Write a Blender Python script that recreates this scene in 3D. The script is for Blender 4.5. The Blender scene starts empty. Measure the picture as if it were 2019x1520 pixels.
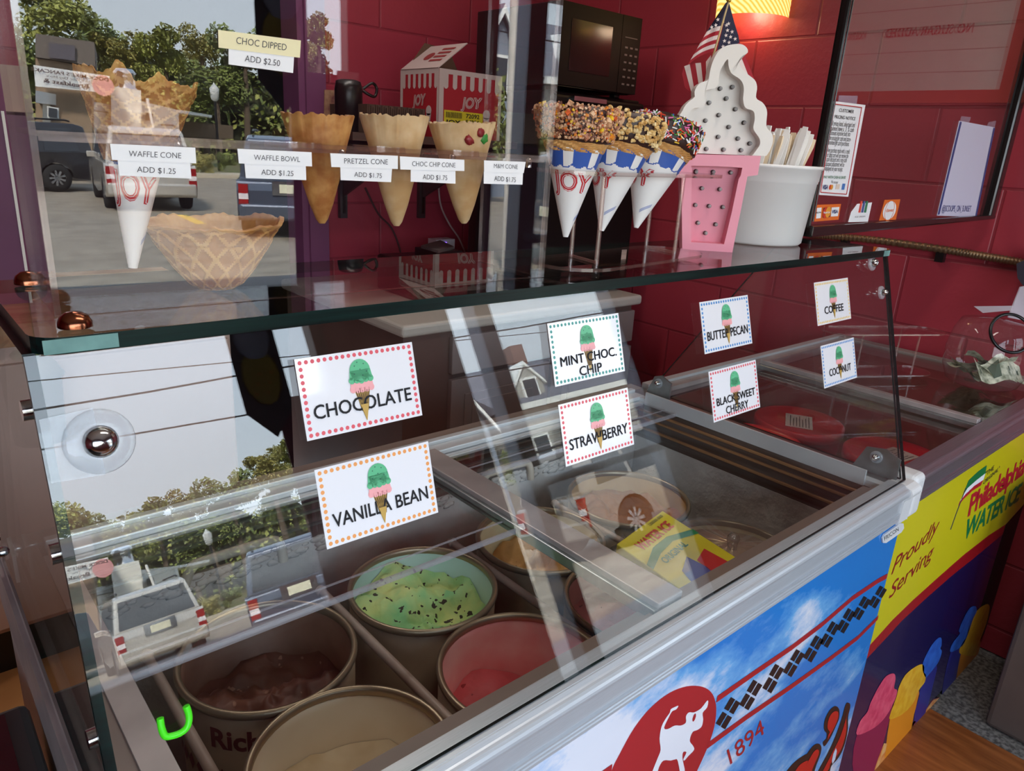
import bpy, math, random
from mathutils import Vector, Matrix, noise as mnoise

random.seed(7)
SC = bpy.context.scene
COL = SC.collection
sin, cos, pi, tan = math.sin, math.cos, math.pi, math.tan

# ------------------------------------------------------------------ camera
FPX, CX, CY = 1439.327, 1009.5, 760.0
ROT = ((0.7551196, -0.6531202, 0.0568185), (-0.1632747, -0.2712930, -0.9485470), (0.6349297, 0.7069895, -0.3114966))
EYE = Vector((0.0, 0.0, 1.46))
cam = bpy.data.cameras.new('camera')
cam.sensor_width = 36.0
cam.lens = FPX / 2019 * 36
cam.clip_start = 0.02
cam.clip_end = 400
co = bpy.data.objects.new('camera', cam)
COL.objects.link(co)
co.matrix_world = Matrix(((ROT[0][0], -ROT[1][0], -ROT[2][0], EYE.x), (ROT[0][1], -ROT[1][1], -ROT[2][1], EYE.y),
                          (ROT[0][2], -ROT[1][2], -ROT[2][2], EYE.z), (0, 0, 0, 1)))
SC.camera = co

# ------------------------------------------------------------------ daylight, sky, exposure
SKY_STRENGTH, SUN_STRENGTH = 8.2, 26.0
w = bpy.data.worlds.new('hazy_sky')
SC.world = w
w.use_nodes = True
nt = w.node_tree
nt.nodes.clear()
out = nt.nodes.new('ShaderNodeOutputWorld')
bg = nt.nodes.new('ShaderNodeBackground')
tc = nt.nodes.new('ShaderNodeTexCoord')
sx = nt.nodes.new('ShaderNodeSeparateXYZ')
rp = nt.nodes.new('ShaderNodeValToRGB')
rp.color_ramp.elements[0].position = 0.0
rp.color_ramp.elements[0].color = (0.76, 0.84, 0.90, 1)
rp.color_ramp.elements[1].position = 0.7
rp.color_ramp.elements[1].color = (0.56, 0.74, 1.0, 1)
nt.links.new(tc.outputs['Generated'], sx.inputs[0])
nt.links.new(sx.outputs['Z'], rp.inputs[0])
nt.links.new(rp.outputs[0], bg.inputs[0])
bg.inputs[1].default_value = SKY_STRENGTH
nt.links.new(bg.outputs[0], out.inputs[0])
sun = bpy.data.lights.new('hazy_sun', 'SUN')
sun.energy = SUN_STRENGTH
sun.angle = 0.12
sun.color = (1.0, 0.93, 0.82)
so = bpy.data.objects.new('hazy_sun', sun)
COL.objects.link(so)
so.rotation_euler = (math.radians(-38), math.radians(-28), 0)
for nm, xx, zz, ww, hh in (('window_daylight', -0.36, 1.49, 3.28, 1.1), ('door_daylight', 2.40, 1.05, 1.2, 2.05)):
    a = bpy.data.lights.new(nm, 'AREA')
    a.shape = 'RECTANGLE'
    a.size, a.size_y = ww, hh
    a.cycles.is_portal = True
    ao = bpy.data.objects.new(nm, a)
    COL.objects.link(ao)
    ao.location = (xx, -1.44, zz)
    ao.rotation_euler = (pi / 2, 0, 0)   # faces into the shop
vs = SC.view_settings
vs.view_transform = 'Standard'
vs.look = 'None'
vs.gamma = 1.0
vs.exposure = 0.0
vs.use_curve_mapping = False
SC.cycles.transparent_max_bounces = 28
SC.cycles.max_bounces = 10
SC.cycles.glossy_bounces = 6

# ------------------------------------------------------------------ helpers: the shop's main planes
GY0, GZ0, GY1, GZ1 = 0.442, 0.902, 0.562, 1.308          # slanted front glass, foot and head
SHELF_Z = 1.32
GT = Vector((0, GY1 - GY0, GZ1 - GZ0)).normalized()       # up along the front glass
GN = Vector((0, -GT.z, GT.y))                             # outward normal
AX0, AX1 = Vector((0.096, 0.618, SHELF_Z)), Vector((0.575, 0.597, SHELF_Z))   # foot of the acrylic front
AU = (AX1 - AX0).normalized()
AD = Vector((-AU.y, AU.x, 0))                             # into the acrylic box
UP = Vector((0, 0, 1))
XU = Vector((1, 0, 0))
YU = Vector((0, 1, 0))


def ray(u, v):
    a, b = (u - CX) / FPX, (v - CY) / FPX
    return Vector([ROT[0][i] * a + ROT[1][i] * b + ROT[2][i] for i in range(3)])


def on(u, v, p, n):
    d = ray(u, v)
    return EYE + d * ((Vector(p) - EYE).dot(n) / d.dot(n))


def px(u, v, x): return on(u, v, (x, 0, 0), XU)
def py(u, v, y): return on(u, v, (0, y, 0), YU)
def pz(u, v, z): return on(u, v, (0, 0, z), UP)
def pg(u, v): return on(u, v, (0, GY0, GZ0), GN)
def pa(u, v): return on(u, v, AX0, AD)


def lin(c):
    return tuple(((x / 255) / 12.92 if x / 255 <= 0.04045 else ((x / 255 + 0.055) / 1.055) ** 2.4) for x in c[:3]) + (1.0,)


# ------------------------------------------------------------------ materials
MATS = {}


def nodes_of(name):
    m = bpy.data.materials.new(name)
    m.use_nodes = True
    t = m.node_tree
    return m, t, t.nodes['Principled BSDF']


def mat(name, c, rough=0.5, metal=0.0, spec=0.5, coat=0.0, emit=None, es=0.0, vary=0.0, vscale=8.0, bump=0.0, bscale=40.0, c2=None,
        stretch=(1, 1, 1), trans=0.0, sheen=0.0, contrast=0.5):
    """procedural material: base colour broken up by noise, optional bump; c, c2 are sRGB 0-255"""
    if name in MATS:
        return MATS[name]
    m, t, b = nodes_of(name)
    N, L = t.nodes, t.links
    base = lin(c)
    b.inputs['Base Color'].default_value = base
    b.inputs['Roughness'].default_value = rough
    b.inputs['Metallic'].default_value = metal
    b.inputs['Specular IOR Level'].default_value = spec
    b.inputs['Coat Weight'].default_value = coat
    b.inputs['Coat Roughness'].default_value = 0.06
    b.inputs['Transmission Weight'].default_value = trans
    if emit:
        b.inputs['Emission Color'].default_value = lin(emit)
        b.inputs['Emission Strength'].default_value = es
    if vary or c2 or bump:
        g = N.new('ShaderNodeTexCoord')
        mp = N.new('ShaderNodeMapping')
        mp.inputs['Scale'].default_value = stretch
        L.new(g.outputs['Object'], mp.inputs[0])
    if vary or c2:
        n = N.new('ShaderNodeTexNoise')
        n.inputs['Scale'].default_value = vscale
        n.inputs['Detail'].default_value = 5
        L.new(mp.outputs[0], n.inputs['Vector'])
        r = N.new('ShaderNodeValToRGB')
        k = 0.5 - 0.5 * contrast
        r.color_ramp.elements[0].position = 0.5 - 0.25 * (1 - contrast) - 0.02
        r.color_ramp.elements[1].position = 0.5 + 0.25 * (1 - contrast) + 0.02
        if c2:
            r.color_ramp.elements[0].color = base
            r.color_ramp.elements[1].color = lin(c2)
        else:
            r.color_ramp.elements[0].color = tuple(x * (1 - vary) for x in base[:3]) + (1,)
            r.color_ramp.elements[1].color = tuple(min(1, x * (1 + vary)) for x in base[:3]) + (1,)
        L.new(n.outputs[0], r.inputs[0])
        L.new(r.outputs[0], b.inputs['Base Color'])
    if bump:
        n2 = N.new('ShaderNodeTexNoise')
        n2.inputs['Scale'].default_value = bscale
        n2.inputs['Detail'].default_value = 4
        L.new(mp.outputs[0], n2.inputs['Vector'])
        bp = N.new('ShaderNodeBump')
        bp.inputs['Strength'].default_value = bump
        bp.inputs['Distance'].default_value = 0.01
        L.new(n2.outputs[0], bp.inputs['Height'])
        L.new(bp.outputs[0], b.inputs['Normal'])
    MATS[name] = m
    return m


def clear(name, tint=(1, 1, 1), ior=1.5, rough=0.0, veil=None, veilc=(200, 190, 185)):
    """thin clear sheet: what lies behind, plus the true Fresnel mirror; veil = share of milky scatter"""
    if name in MATS:
        return MATS[name]
    m, t, b = nodes_of(name)
    N, L = t.nodes, t.links
    N.remove(b)
    o = N['Material Output']
    tr = N.new('ShaderNodeBsdfTransparent')
    tr.inputs[0].default_value = tuple(tint) + (1,)
    gl = N.new('ShaderNodeBsdfGlossy')
    gl.inputs['Roughness'].default_value = rough
    mx = N.new('ShaderNodeMixShader')
    lw = N.new('ShaderNodeLayerWeight')
    # Schlick with the layer weight 'Facing' (symmetric front and back)
    pw = N.new('ShaderNodeMath')
    pw.operation = 'POWER'
    pw.inputs[1].default_value = 5.0
    lw.inputs[0].default_value = 0.5
    L.new(lw.outputs['Facing'], pw.inputs[0])
    r0 = ((ior - 1) / (ior + 1)) ** 2
    ma = N.new('ShaderNodeMath')
    ma.operation = 'MULTIPLY_ADD'
    ma.inputs[1].default_value = 1 - r0
    ma.inputs[2].default_value = r0
    L.new(pw.outputs[0], ma.inputs[0])
    L.new(ma.outputs[0], mx.inputs[0])
    if veil:
        df = N.new('ShaderNodeBsdfDiffuse')
        df.inputs[0].default_value = lin(veilc)
        m3 = N.new('ShaderNodeMixShader')
        m3.inputs[0].default_value = veil
        L.new(tr.outputs[0], m3.inputs[1])
        L.new(df.outputs[0], m3.inputs[2])
        L.new(m3.outputs[0], mx.inputs[1])
    else:
        L.new(tr.outputs[0], mx.inputs[1])
    L.new(gl.outputs[0], mx.inputs[2])
    L.new(mx.outputs[0], o.inputs[0])
    MATS[name] = m
    return m


GLASS = clear('clear_glass', (0.965, 0.98, 0.975), 1.58)
LID = clear('lid_glass', (0.97, 0.97, 0.97), 1.4)
SHELFGLASS = clear('shelf_glass', (0.94, 0.97, 0.955), 1.52)
ACRYL = clear('clear_acrylic', (0.98, 0.975, 0.975), 1.58)
ACRYL_EDGE = clear('acrylic_edge', (0.93, 0.86, 0.84), 1.9, 0.12, 0.07, (225, 180, 165))
PLASTIC_CLEAR = clear('clear_plastic', (0.95, 0.95, 0.95), 1.45, 0.03, 0.03)
WRAP = clear('cling_film', (0.9, 0.9, 0.9), 1.9, 0.12, 0.12)
TAPE = clear('clear_tape', (0.95, 0.93, 0.95), 1.5, 0.2, 0.35, (190, 170, 190))
GLASS_EDGE = mat('glass_edge', (7, 36, 33), 0.3, spec=0.25, c2=(3, 12, 13), vscale=6, stretch=(1, 30, 30))
GLASS_EDGE_FROST = mat('polished_glass_corner', (120, 165, 160), 0.3, c2=(90, 130, 128), vscale=30)
WHITE = mat('white_paper', (238, 238, 242), 0.45)
CARD = mat('laminated_card', (240, 240, 246), 0.12, spec=0.6, coat=1.0, bump=0.06, bscale=25)
INK = mat('black_ink', (22, 20, 26), 0.5)
INKGREY = mat('grey_ink', (70, 66, 72), 0.5)
BLACKP = mat('black_plastic', (18, 16, 17), 0.3, vary=0.2)
BLACKG = mat('black_gloss', (10, 9, 10), 0.5, spec=0.3)
CHROME = mat('chrome', (205, 205, 205), 0.14, 1.0, vary=0.05)
ALU = mat('brushed_aluminium', (194, 198, 203), 0.34, 0.35, vary=0.05, vscale=30, stretch=(1, 40, 40))
ALUWHITE = mat('pale_anodised_strip', (205, 207, 210), 0.35, 0.3, vary=0.04, vscale=14)
ALUPINK = mat('dull_aluminium', (170, 160, 158), 0.4, 0.35, vary=0.1, vscale=20)
GALV = mat('galvanised_steel', (150, 156, 156), 0.32, 0.8, vary=0.12, vscale=40)
WPLAST = mat('white_plastic', (222, 222, 222), 0.38, vary=0.03)


# ------------------------------------------------------------------ mesh collector
TEXT_CACHE = {}


def text_mesh(s, bold=0.0, space=1.0):
    k = (s, bold, space)
    if k not in TEXT_CACHE:
        c = bpy.data.curves.new('lettering', 'FONT')
        c.body = s
        c.resolution_u = 3
        c.offset = bold
        c.space_character = space
        c.fill_mode = 'FRONT'
        o = bpy.data.objects.new('lettering', c)
        me = bpy.data.meshes.new_from_object(o)
        vv = [tuple(v.co) for v in me.vertices]
        ff = [tuple(p.vertices) for p in me.polygons]
        bpy.data.objects.remove(o)
        bpy.data.meshes.remove(me)
        bpy.data.curves.remove(c)
        TEXT_CACHE[k] = (vv, ff)
    return TEXT_CACHE[k]


class MB:
    def __init__(self):
        self.v, self.f, self.mi, self.sm, self.mats = [], [], [], [], []

    def m(self, material):
        if material not in self.mats:
            self.mats.append(material)
        return self.mats.index(material)

    def add(self, vs, fs, material, smooth=False):
        b = len(self.v)
        self.v += [tuple(p) for p in vs]
        k = self.m(material) if not isinstance(material, (list, tuple)) else None
        for i, f in enumerate(fs):
            self.f.append(tuple(b + j for j in f))
            self.mi.append(k if k is not None else self.m(material[i]))
            self.sm.append(smooth)
        return self

    def hexa(self, p, material, mats=None):
        """eight corners: bottom loop of four, then top loop of four"""
        fs = [(3, 2, 1, 0), (4, 5, 6, 7), (0, 1, 5, 4), (1, 2, 6, 5), (2, 3, 7, 6), (3, 0, 4, 7)]
        return self.add(p, fs, mats or material)

    def box(self, lo, hi, material, mats=None):
        (a, b, c), (d, e, f) = lo, hi
        return self.hexa([(a, b, c), (d, b, c), (d, e, c), (a, e, c), (a, b, f), (d, b, f), (d, e, f), (a, e, f)], material, mats)

    def obox(self, o, ux, uy, uz, material, mats=None):
        o, ux, uy, uz = map(Vector, (o, ux, uy, uz))
        return self.hexa([o, o + ux, o + ux + uy, o + uy, o + uz, o + ux + uz, o + ux + uy + uz, o + uy + uz], material, mats)

    def poly(self, pts, material):
        return self.add(pts, [tuple(range(len(pts)))], material)

    def prism(self, pts, vec, material, side=None, smooth=False):
        n = len(pts)
        p = [Vector(q) for q in pts]
        v = Vector(vec)
        self.add(p + [q + v for q in p], [tuple(range(n - 1, -1, -1)), tuple(range(n, 2 * n))], material)
        return self.add(p + [q + v for q in p], [(i, (i + 1) % n, n + (i + 1) % n, n + i) for i in range(n)], side or material, smooth)

    def tube(self, path, r, material, n=8, caps=True, smooth=True, closed=False):
        path = [Vector(p) for p in path]
        rs = r if isinstance(r, (list, tuple)) else [r] * len(path)
        vs, fs = [], []
        prev = None
        K = len(path)
        for i, p in enumerate(path):
            if closed:
                d = (path[(i + 1) % K] - path[i - 1]).normalized()
            else:
                d = (path[min(i + 1, K - 1)] - path[max(i - 1, 0)]).normalized()
            if prev is None:
                a = d.cross(UP) if abs(d.z) < 0.9 else d.cross(XU)
            else:
                a = prev - d * prev.dot(d)
            a.normalize()
            prev = a
            b = d.cross(a)
            for j in range(n):
                t = 2 * pi * j / n
                vs.append(p + (a * cos(t) + b * sin(t)) * rs[i])
        rows = K if closed else K - 1
        for i in range(rows):
            for j in range(n):
                i2 = (i + 1) % K
                fs.append((i * n + j, i * n + (j + 1) % n, i2 * n + (j + 1) % n, i2 * n + j))
        self.add(vs, fs, material, smooth)
        if caps and not closed:
            self.add(vs[:n], [tuple(range(n))], material)
            self.add(vs[-n:], [tuple(range(n))], material)
        return self

    def lathe(self, prof, c, material, n=32, axis=None, pick=None, smooth=True, wob=None, arc=None):
        """prof: (r, h) pairs; axis: (ux, uy, uz) frame; pick(angle, h01, row) -> material; wob(angle,row)->(dr,dh)"""
        c = Vector(c)
        ux, uy, uz = axis or (XU, YU, UP)
        vs, fs, ms = [], [], []
        for i, (r, h) in enumerate(prof):
            for j in range(n):
                t = 2 * pi * j / n
                dr, dh = wob(t, i) if wob else (0, 0)
                vs.append(c + (ux * cos(t) + uy * sin(t)) * (r + dr) + uz * (h + dh))
        for i in range(len(prof) - 1):
            for j in range(n):
                fs.append((i * n + j, i * n + (j + 1) % n, (i + 1) * n + (j + 1) % n, (i + 1) * n + j))
                ms.append(pick(2 * pi * (j + .5) / n, i) if pick else material)
        return self.add(vs, fs, ms, smooth)

    def ball(self, c, r, material, n=10, sc=(1, 1, 1), smooth=True, wob=0.0, seed=0):
        vs, fs = [], []
        c = Vector(c)
        m = max(4, n // 2 + 1)
        for i in range(m + 1):
            a = pi * i / m
            for j in range(n):
                t = 2 * pi * j / n
                d = Vector((sin(a) * cos(t), sin(a) * sin(t), cos(a)))
                k = 1 + (mnoise.noise(d * 2.3 + Vector((seed * 3.1, seed, 0))) * wob if wob else 0)
                vs.append(c + Vector((d.x * sc[0], d.y * sc[1], d.z * sc[2])) * r * k)
        for i in range(m):
            for j in range(n):
                fs.append((i * n + j, (i + 1) * n + j, (i + 1) * n + (j + 1) % n, i * n + (j + 1) % n))
        return self.add(vs, fs, material, smooth)

    def disc(self, c, r, ux, uy, material, n=12, ry=None):
        c, ux, uy = Vector(c), Vector(ux), Vector(uy)
        return self.poly([c + ux * (r * cos(2 * pi * i / n)) + uy * ((ry or r) * sin(2 * pi * i / n)) for i in range(n)], material)

    def ring(self, c, r0, r1, ux, uy, material, n=24):
        c, ux, uy = Vector(c), Vector(ux), Vector(uy)
        vs = [c + (ux * cos(2 * pi * i / n) + uy * sin(2 * pi * i / n)) * r for r in (r0, r1) for i in range(n)]
        return self.add(vs, [(i, (i + 1) % n, n + (i + 1) % n, n + i) for i in range(n)], material)

    def text(self, s, material, o, ux, uy, lift=(0, 0, 0), bold=0.0, space=1.0, warp=None, mirror=False):
        """lettering whose baseline box runs from o along ux (whole width), caps as tall as uy"""
        vv, ff = text_mesh(s, bold, space)
        if not vv:
            return self
        x0, x1 = min(p[0] for p in vv), max(p[0] for p in vv)
        cap = 0.729
        o, ux, uy, lift = Vector(o), Vector(ux), Vector(uy), Vector(lift)
        P = []
        for p in vv:
            a, b = (p[0] - x0) / (x1 - x0), p[1] / cap
            if mirror:
                a = 1 - a
            P.append(warp(a, b) if warp else o + ux * a + uy * b + lift)
        return self.add(P, ff, material)

    def text_px(self, s, material, a, b, top, plane, lift=(0, 0, 0), bold=0.0, space=1.0):
        A, B, T = plane(*a), plane(*b), plane(*top)
        return self.text(s, material, A, B - A, T - A, lift, bold, space)

    def ptri(self, pts, material, lift=(0, 0, 0)):
        l = Vector(lift)
        return self.poly([Vector(p) + l for p in pts], material)

    def obj(self, name, parent=None, bevel=0.0, subsurf=0, seg=2):
        me = bpy.data.meshes.new(name)
        off = Vector((0, 0, 0))
        q = parent
        while q is not None:
            off += Vector(q.location)
            q = q.parent
        base = Vector((0, 0, 0))
        if parent is None:
            xs, ys, zs = zip(*self.v)
            base = Vector(((min(xs) + max(xs)) / 2, (min(ys) + max(ys)) / 2, min(zs)))
            off = base
        me.from_pydata([(p[0] - off.x, p[1] - off.y, p[2] - off.z) for p in self.v], [], self.f)
        for mt in self.mats:
            me.materials.append(mt)
        for i, p in enumerate(me.polygons):
            p.material_index = self.mi[i]
            p.use_smooth = self.sm[i]
        me.update()
        o = bpy.data.objects.new(name, me)
        COL.objects.link(o)
        if parent is not None:
            o.parent = parent
        else:
            o.location = base
        if bevel:
            b = o.modifiers.new('bevel', 'BEVEL')
            b.width, b.segments, b.limit_method = bevel, seg, 'ANGLE'
        if subsurf:
            s = o.modifiers.new('sub', 'SUBSURF')
            s.levels = s.render_levels = subsurf
        return o


def tag(o, label, cat, group=None):
    o['label'] = label
    o['category'] = cat
    if group:
        o['group'] = group
    return o


def thing(name, label, cat, loc, group=None):
    o = bpy.data.objects.new(name, None)
    o.empty_display_size = 0.05
    o.location = loc
    COL.objects.link(o)
    return tag(o, label, cat, group)


def structure(o):
    o['kind'] = 'structure'
    return o


def bez(p, q, r, s, n=10):
    p, q, r, s = map(Vector, (p, q, r, s))
    return [p * (1 - t) ** 3 + q * 3 * t * (1 - t) ** 2 + r * 3 * t * t * (1 - t) + s * t ** 3 for t in (i / n for i in range(n + 1))]


def rounded(pts, n=4):
    """closed smooth outline through 2-D points"""
    return [(p.x, p.y) for p in smoothpath([Vector((a, b, 0)) for a, b in pts], n, True)]


def smoothpath(pts, n=6, closed=False):
    pts = [Vector(p) for p in pts]
    K = len(pts)
    res = []
    rng = K if closed else K - 1
    for i in range(rng):
        g = (lambda k: pts[k % K]) if closed else (lambda k: pts[max(0, min(K - 1, k))])
        a, b, c, d = g(i - 1), g(i), g(i + 1), g(i + 2)
        for s in range(n):
            t = s / n
            res.append(0.5 * (2 * b + (c - a) * t + (2 * a - 5 * b + 4 * c - d) * t * t + (3 * b - a - 3 * c + d) * t ** 3))
    if not closed:
        res.append(pts[-1])
    return res

# ------------------------------------------------------------------ the setting: painted block walls, floor, shop front
BK, RW, SF = 2.75, 2.52, -1.4          # back wall, right wall, shop front


def block_paint(name, c, along, dark=0.72):
    """thick gloss paint over concrete blocks: brick joints pressed in, orange-peel bump"""
    m, t, b = nodes_of(name)
    N, L = t.nodes, t.links
    g = N.new('ShaderNodeTexCoord')
    s = N.new('ShaderNodeSeparateXYZ')
    L.new(g.outputs['Object'], s.inputs[0])
    cb = N.new('ShaderNodeCombineXYZ')
    L.new(s.outputs[along], cb.inputs[0])
    L.new(s.outputs['Z'], cb.inputs[1])
    br = N.new('ShaderNodeTexBrick')
    br.inputs['Scale'].default_value = 1.0
    br.inputs['Brick Width'].default_value = 0.445
    br.inputs['Row Height'].default_value = 0.2225
    br.inputs['Mortar Size'].default_value = 0.006
    br.inputs['Mortar Smooth'].default_value = 0.6
    br.inputs['Color1'].default_value = lin(c)
    br.inputs['Color2'].default_value = tuple(x * 0.93 for x in lin(c)[:3]) + (1,)
    br.inputs['Mortar'].default_value = tuple(x * dark for x in lin(c)[:3]) + (1,)
    mp = N.new('ShaderNodeMapping')
    mp.inputs['Location'].default_value = (0.13 if along == 'X' else 0.05, 0.135, 0)
    L.new(cb.outputs[0], mp.inputs[0])
    L.new(mp.outputs[0], br.inputs['Vector'])
    L.new(br.outputs['Color'], b.inputs['Base Color'])
    n1 = N.new('ShaderNodeTexNoise')
    n1.inputs['Scale'].default_value = 55
    n1.inputs['Detail'].default_value = 3
    L.new(g.outputs['Object'], n1.inputs['Vector'])
    iv = N.new('ShaderNodeMath')
    iv.operation = 'MULTIPLY_ADD'
    iv.inputs[1].default_value = -2.2
    L.new(br.outputs['Fac'], iv.inputs[0])
    sc = N.new('ShaderNodeMath')
    sc.operation = 'MULTIPLY'
    sc.inputs[1].default_value = 0.7
    L.new(n1.outputs[0], sc.inputs[0])
    L.new(sc.outputs[0], iv.inputs[2])
    bp = N.new('ShaderNodeBump')
    bp.inputs['Strength'].default_value = 0.4
    bp.inputs['Distance'].default_value = 0.004
    L.new(iv.outputs[0], bp.inputs['Height'])
    L.new(bp.outputs[0], b.inputs['Normal'])
    b.inputs['Roughness'].default_value = 0.42
    return m


PINKWALL = block_paint('raspberry_block_paint', (174, 58, 78), 'X')
REDWALL = block_paint('dark_red_block_paint', (168, 54, 68), 'Y')
FRONTWALL = mat('maroon_wall_paint', (120, 34, 46), 0.4, vary=0.08)
CEIL = mat('ceiling_tile', (205, 195, 188), 0.8, vary=0.05, bump=0.1, bscale=60)
VINYL = mat('brown_vinyl_floor', (158, 92, 46), 0.32, c2=(122, 66, 30), vscale=9, stretch=(6, 0.8, 1), contrast=0.3)
TANTILE = mat('tan_floor_tile', (205, 150, 96), 0.4, c2=(180, 124, 74), vscale=4)
CONC = mat('speckled_concrete', (132, 128, 122), 0.85, c2=(78, 74, 70), vscale=90, contrast=0.6)

m = MB()
m.box((-2.6, -1.4, -0.05), (2.08, 1.2, 0), VINYL)
m.box((-2.6, 1.2, -0.05), (2.52, 2.75, 0), TANTILE)
m.box((2.08, -1.4, -0.05), (3.7, 1.2, -0.004), CONC)
structure(m.obj('floor'))
HX0, HX1, HZ = .42, 1.335, 2.3            # dark doorway in the back wall
m = MB(); m.box((-2.6, BK, 0), (HX0, BK + 0.12, 2.75), PINKWALL); m.box((HX1, BK, 0), (RW + 0.1, BK + 0.12, 2.75), PINKWALL); m.box((HX0, BK, HZ), (HX1, BK + 0.12, 2.75), PINKWALL); structure(m.obj('wall_back'))
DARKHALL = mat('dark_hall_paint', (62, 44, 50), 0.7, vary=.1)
m = MB(); m.box((HX0 - .3, BK + 1.9, 0), (HX1 + .9, BK + 2.0, 2.6), DARKHALL); m.box((HX0 - .4, BK + .12, 0), (HX0 - .3, BK + 2.0, 2.6), DARKHALL); m.box((HX1 + .9, BK + .12, 0), (HX1 + 1.0, BK + 2.0, 2.6), DARKHALL)
m.box((HX0 - .4, BK + .12, 2.6), (HX1 + 1.0, BK + 2.0, 2.7), DARKHALL); m.box((HX0 - .4, BK + .12, -.05), (HX1 + 1.0, BK + 2.0, 0), DARKHALL); structure(m.obj('wall_hall'))
m = MB()
PTRIM = mat('plum_door_trim', (128, 72, 112), .45, vary=.05)
m.box((HX1 - .005, BK - .025, 0), (HX1 + .075, BK - .001, HZ + .08), PTRIM); m.box((HX1 - .03, BK - .012, 0), (HX1 - .005, BK + .12, HZ), PTRIM); m.box((HX0 - .06, BK - .025, 0), (HX0, BK - .001, HZ + .08), PTRIM); m.box((HX0, BK - .025, HZ), (HX1 - .005, BK - .001, HZ + .08), PTRIM)
structure(m.obj('trim_2'))
m = MB(); m.box((RW, 0.12, 0), (RW + 0.12, BK, 2.75), REDWALL); structure(m.obj('wall_right'))
m = MB(); m.box((RW + 0.12, 0.12, 0), (3.7, 0.24, 2.75), FRONTWALL)
m.box((3.6, SF, 0), (3.7, 0.12, 2.75), FRONTWALL); structure(m.obj('wall_entrance'))
m = MB(); m.box((-2.72, SF, 0), (-2.6, BK, 2.75), FRONTWALL); structure(m.obj('wall_left'))
m = MB(); m.box((-2.72, SF - 0.12, 2.75), (3.82, BK + 0.12, 2.87), CEIL); structure(m.obj('ceiling'))
m = MB()
for lo, hi in (((-2.72, 0), (-2.0, 2.75)), ((-2.0, 0), (1.28, 0.9)), ((-2.0, 2.04), (1.28, 2.75)), ((1.28, 0), (1.82, 2.75)),
               ((1.82, 2.1), (3.0, 2.75)), ((3.0, 0), (3.7, 2.75))):
    m.box((lo[0], SF - 0.12, lo[1] - (0.4 if lo[1] == 0 else 0)), (hi[0], SF, hi[1]), FRONTWALL)
structure(m.obj('wall_front'))
m = MB(); m.box((-2.0, SF - 0.16, 0.9), (1.28, SF + 0.12, 0.93), mat('window_ledge', (120, 112, 108), 0.5)); structure(m.obj('trim_1'))

FRAMEGREY = mat('grey_door_aluminium', (118, 124, 136), 0.38, 0.5, vary=0.05)
m = MB()
for x0, x1 in ((1.80, 1.85), (2.00, 2.09), (2.90, 3.0)):
    m.box((x0, SF - 0.06, 0), (x1, SF + 0.03, 2.1), FRAMEGREY)
m.box((1.80, SF - 0.06, 2.04), (3.0, SF + 0.03, 2.1), FRAMEGREY)
m.box((1.80, SF - 0.06, 0), (3.0, SF + 0.03, 0.1), FRAMEGREY)
door = structure(m.obj('door_1'))
m = MB(); m.box((2.09, SF - 0.012, 0.1), (2.90, SF - 0.006, 2.04), GLASS); m.obj('glass_pane', door)
m = MB(); m.tube([(2.05, SF + 0.03, 1.08), (2.05, SF + 0.09, 1.08), (2.94, SF + 0.09, 1.06), (2.94, SF + 0.03, 1.06)], 0.02, FRAMEGREY, 10); m.obj('push_bar', door)
m = MB(); WF = mat('brown_window_frame', (96, 82, 74), 0.4, 0.3)
for x0, x1 in ((-2.0, -1.94), (1.23, 1.28)):
    m.box((x0, SF - 0.07, 0.93), (x1, SF - 0.01, 2.04), WF)
m.box((-2.0, SF - 0.07, 1.99), (1.28, SF - 0.01, 2.04), WF)
structure(m.obj('window_1'))

# banner and poster hung in the front window, menu board on the right wall
b = thing('hanging_banner', 'dark grey pointed cloth banner with an ice cream print hanging in the front window', 'banner', (0.965, SF + 0.07, 1.5))
m = MB()
yb = SF + 0.07
m.prism([(0.88, yb, 2.02), (0.88, yb, 1.62), (0.965, yb, 1.52), (1.05, yb, 1.62), (1.05, yb, 2.02)], (0, 0.004, 0), mat('slate_cloth', (70, 76, 92), 0.8, vary=0.15))
m.obj('cloth', b)
m = MB()
m.ball((0.965, yb + 0.006, 1.74), 0.07, mat('print_olive', (150, 142, 60), 0.7), sc=(1, 0.05, 1.5))
m.ball((0.965, yb + 0.008, 1.88), 0.065, mat('print_blue', (150, 170, 205), 0.7), sc=(1, 0.05, 1.2))
for k in range(6):
    m.ball((0.93 + 0.014 * k, yb + 0.011, 1.68 + 0.035 * (k % 3)), 0.007, mat('print_orange', (205, 120, 50), 0.7), sc=(1, 0.2, 1), n=6)
m.obj('ice_cream_print', b)
m = MB(); m.tube([(0.84, yb, 2.03), (1.09, yb, 2.03)], 0.008, BLACKP); m.obj('hanging_rod', b)
m = MB()
m.box((1.0, SF + 0.03, 0.93), (1.27, SF + 0.034, 1.66), mat('plum_poster', (98, 58, 92), 0.5, c2=(120, 40, 60), vscale=3))
m.box((1.0, SF + 0.028, 1.635), (1.06, SF + 0.037, 1.675), WHITE)
m.box((1.17, SF + 0.028, 1.635), (1.25, SF + 0.037, 1.675), WHITE)
tag(m.obj('window_poster'), 'plum coloured poster taped low in the front window, seen mirrored in the acrylic', 'poster')
b = thing('menu_board', 'large white menu board with red lettering strips on the right wall by the entrance', 'menu board', (RW - 0.02, 0.4, 1.69))
m = MB(); m.box((RW - 0.02, 0.16, 1.69), (RW - 0.004, 0.66, 2.4), mat('menu_white', (228, 222, 216), 0.35, vary=0.03)); m.obj('panel', b)
m = MB()
for k in range(11):
    m.box((RW - 0.0215, 0.17, 1.74 + 0.06 * k), (RW - 0.02, 0.65, 1.742 + 0.06 * k), mat('menu_line', (170, 160, 155), 0.5))
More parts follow.
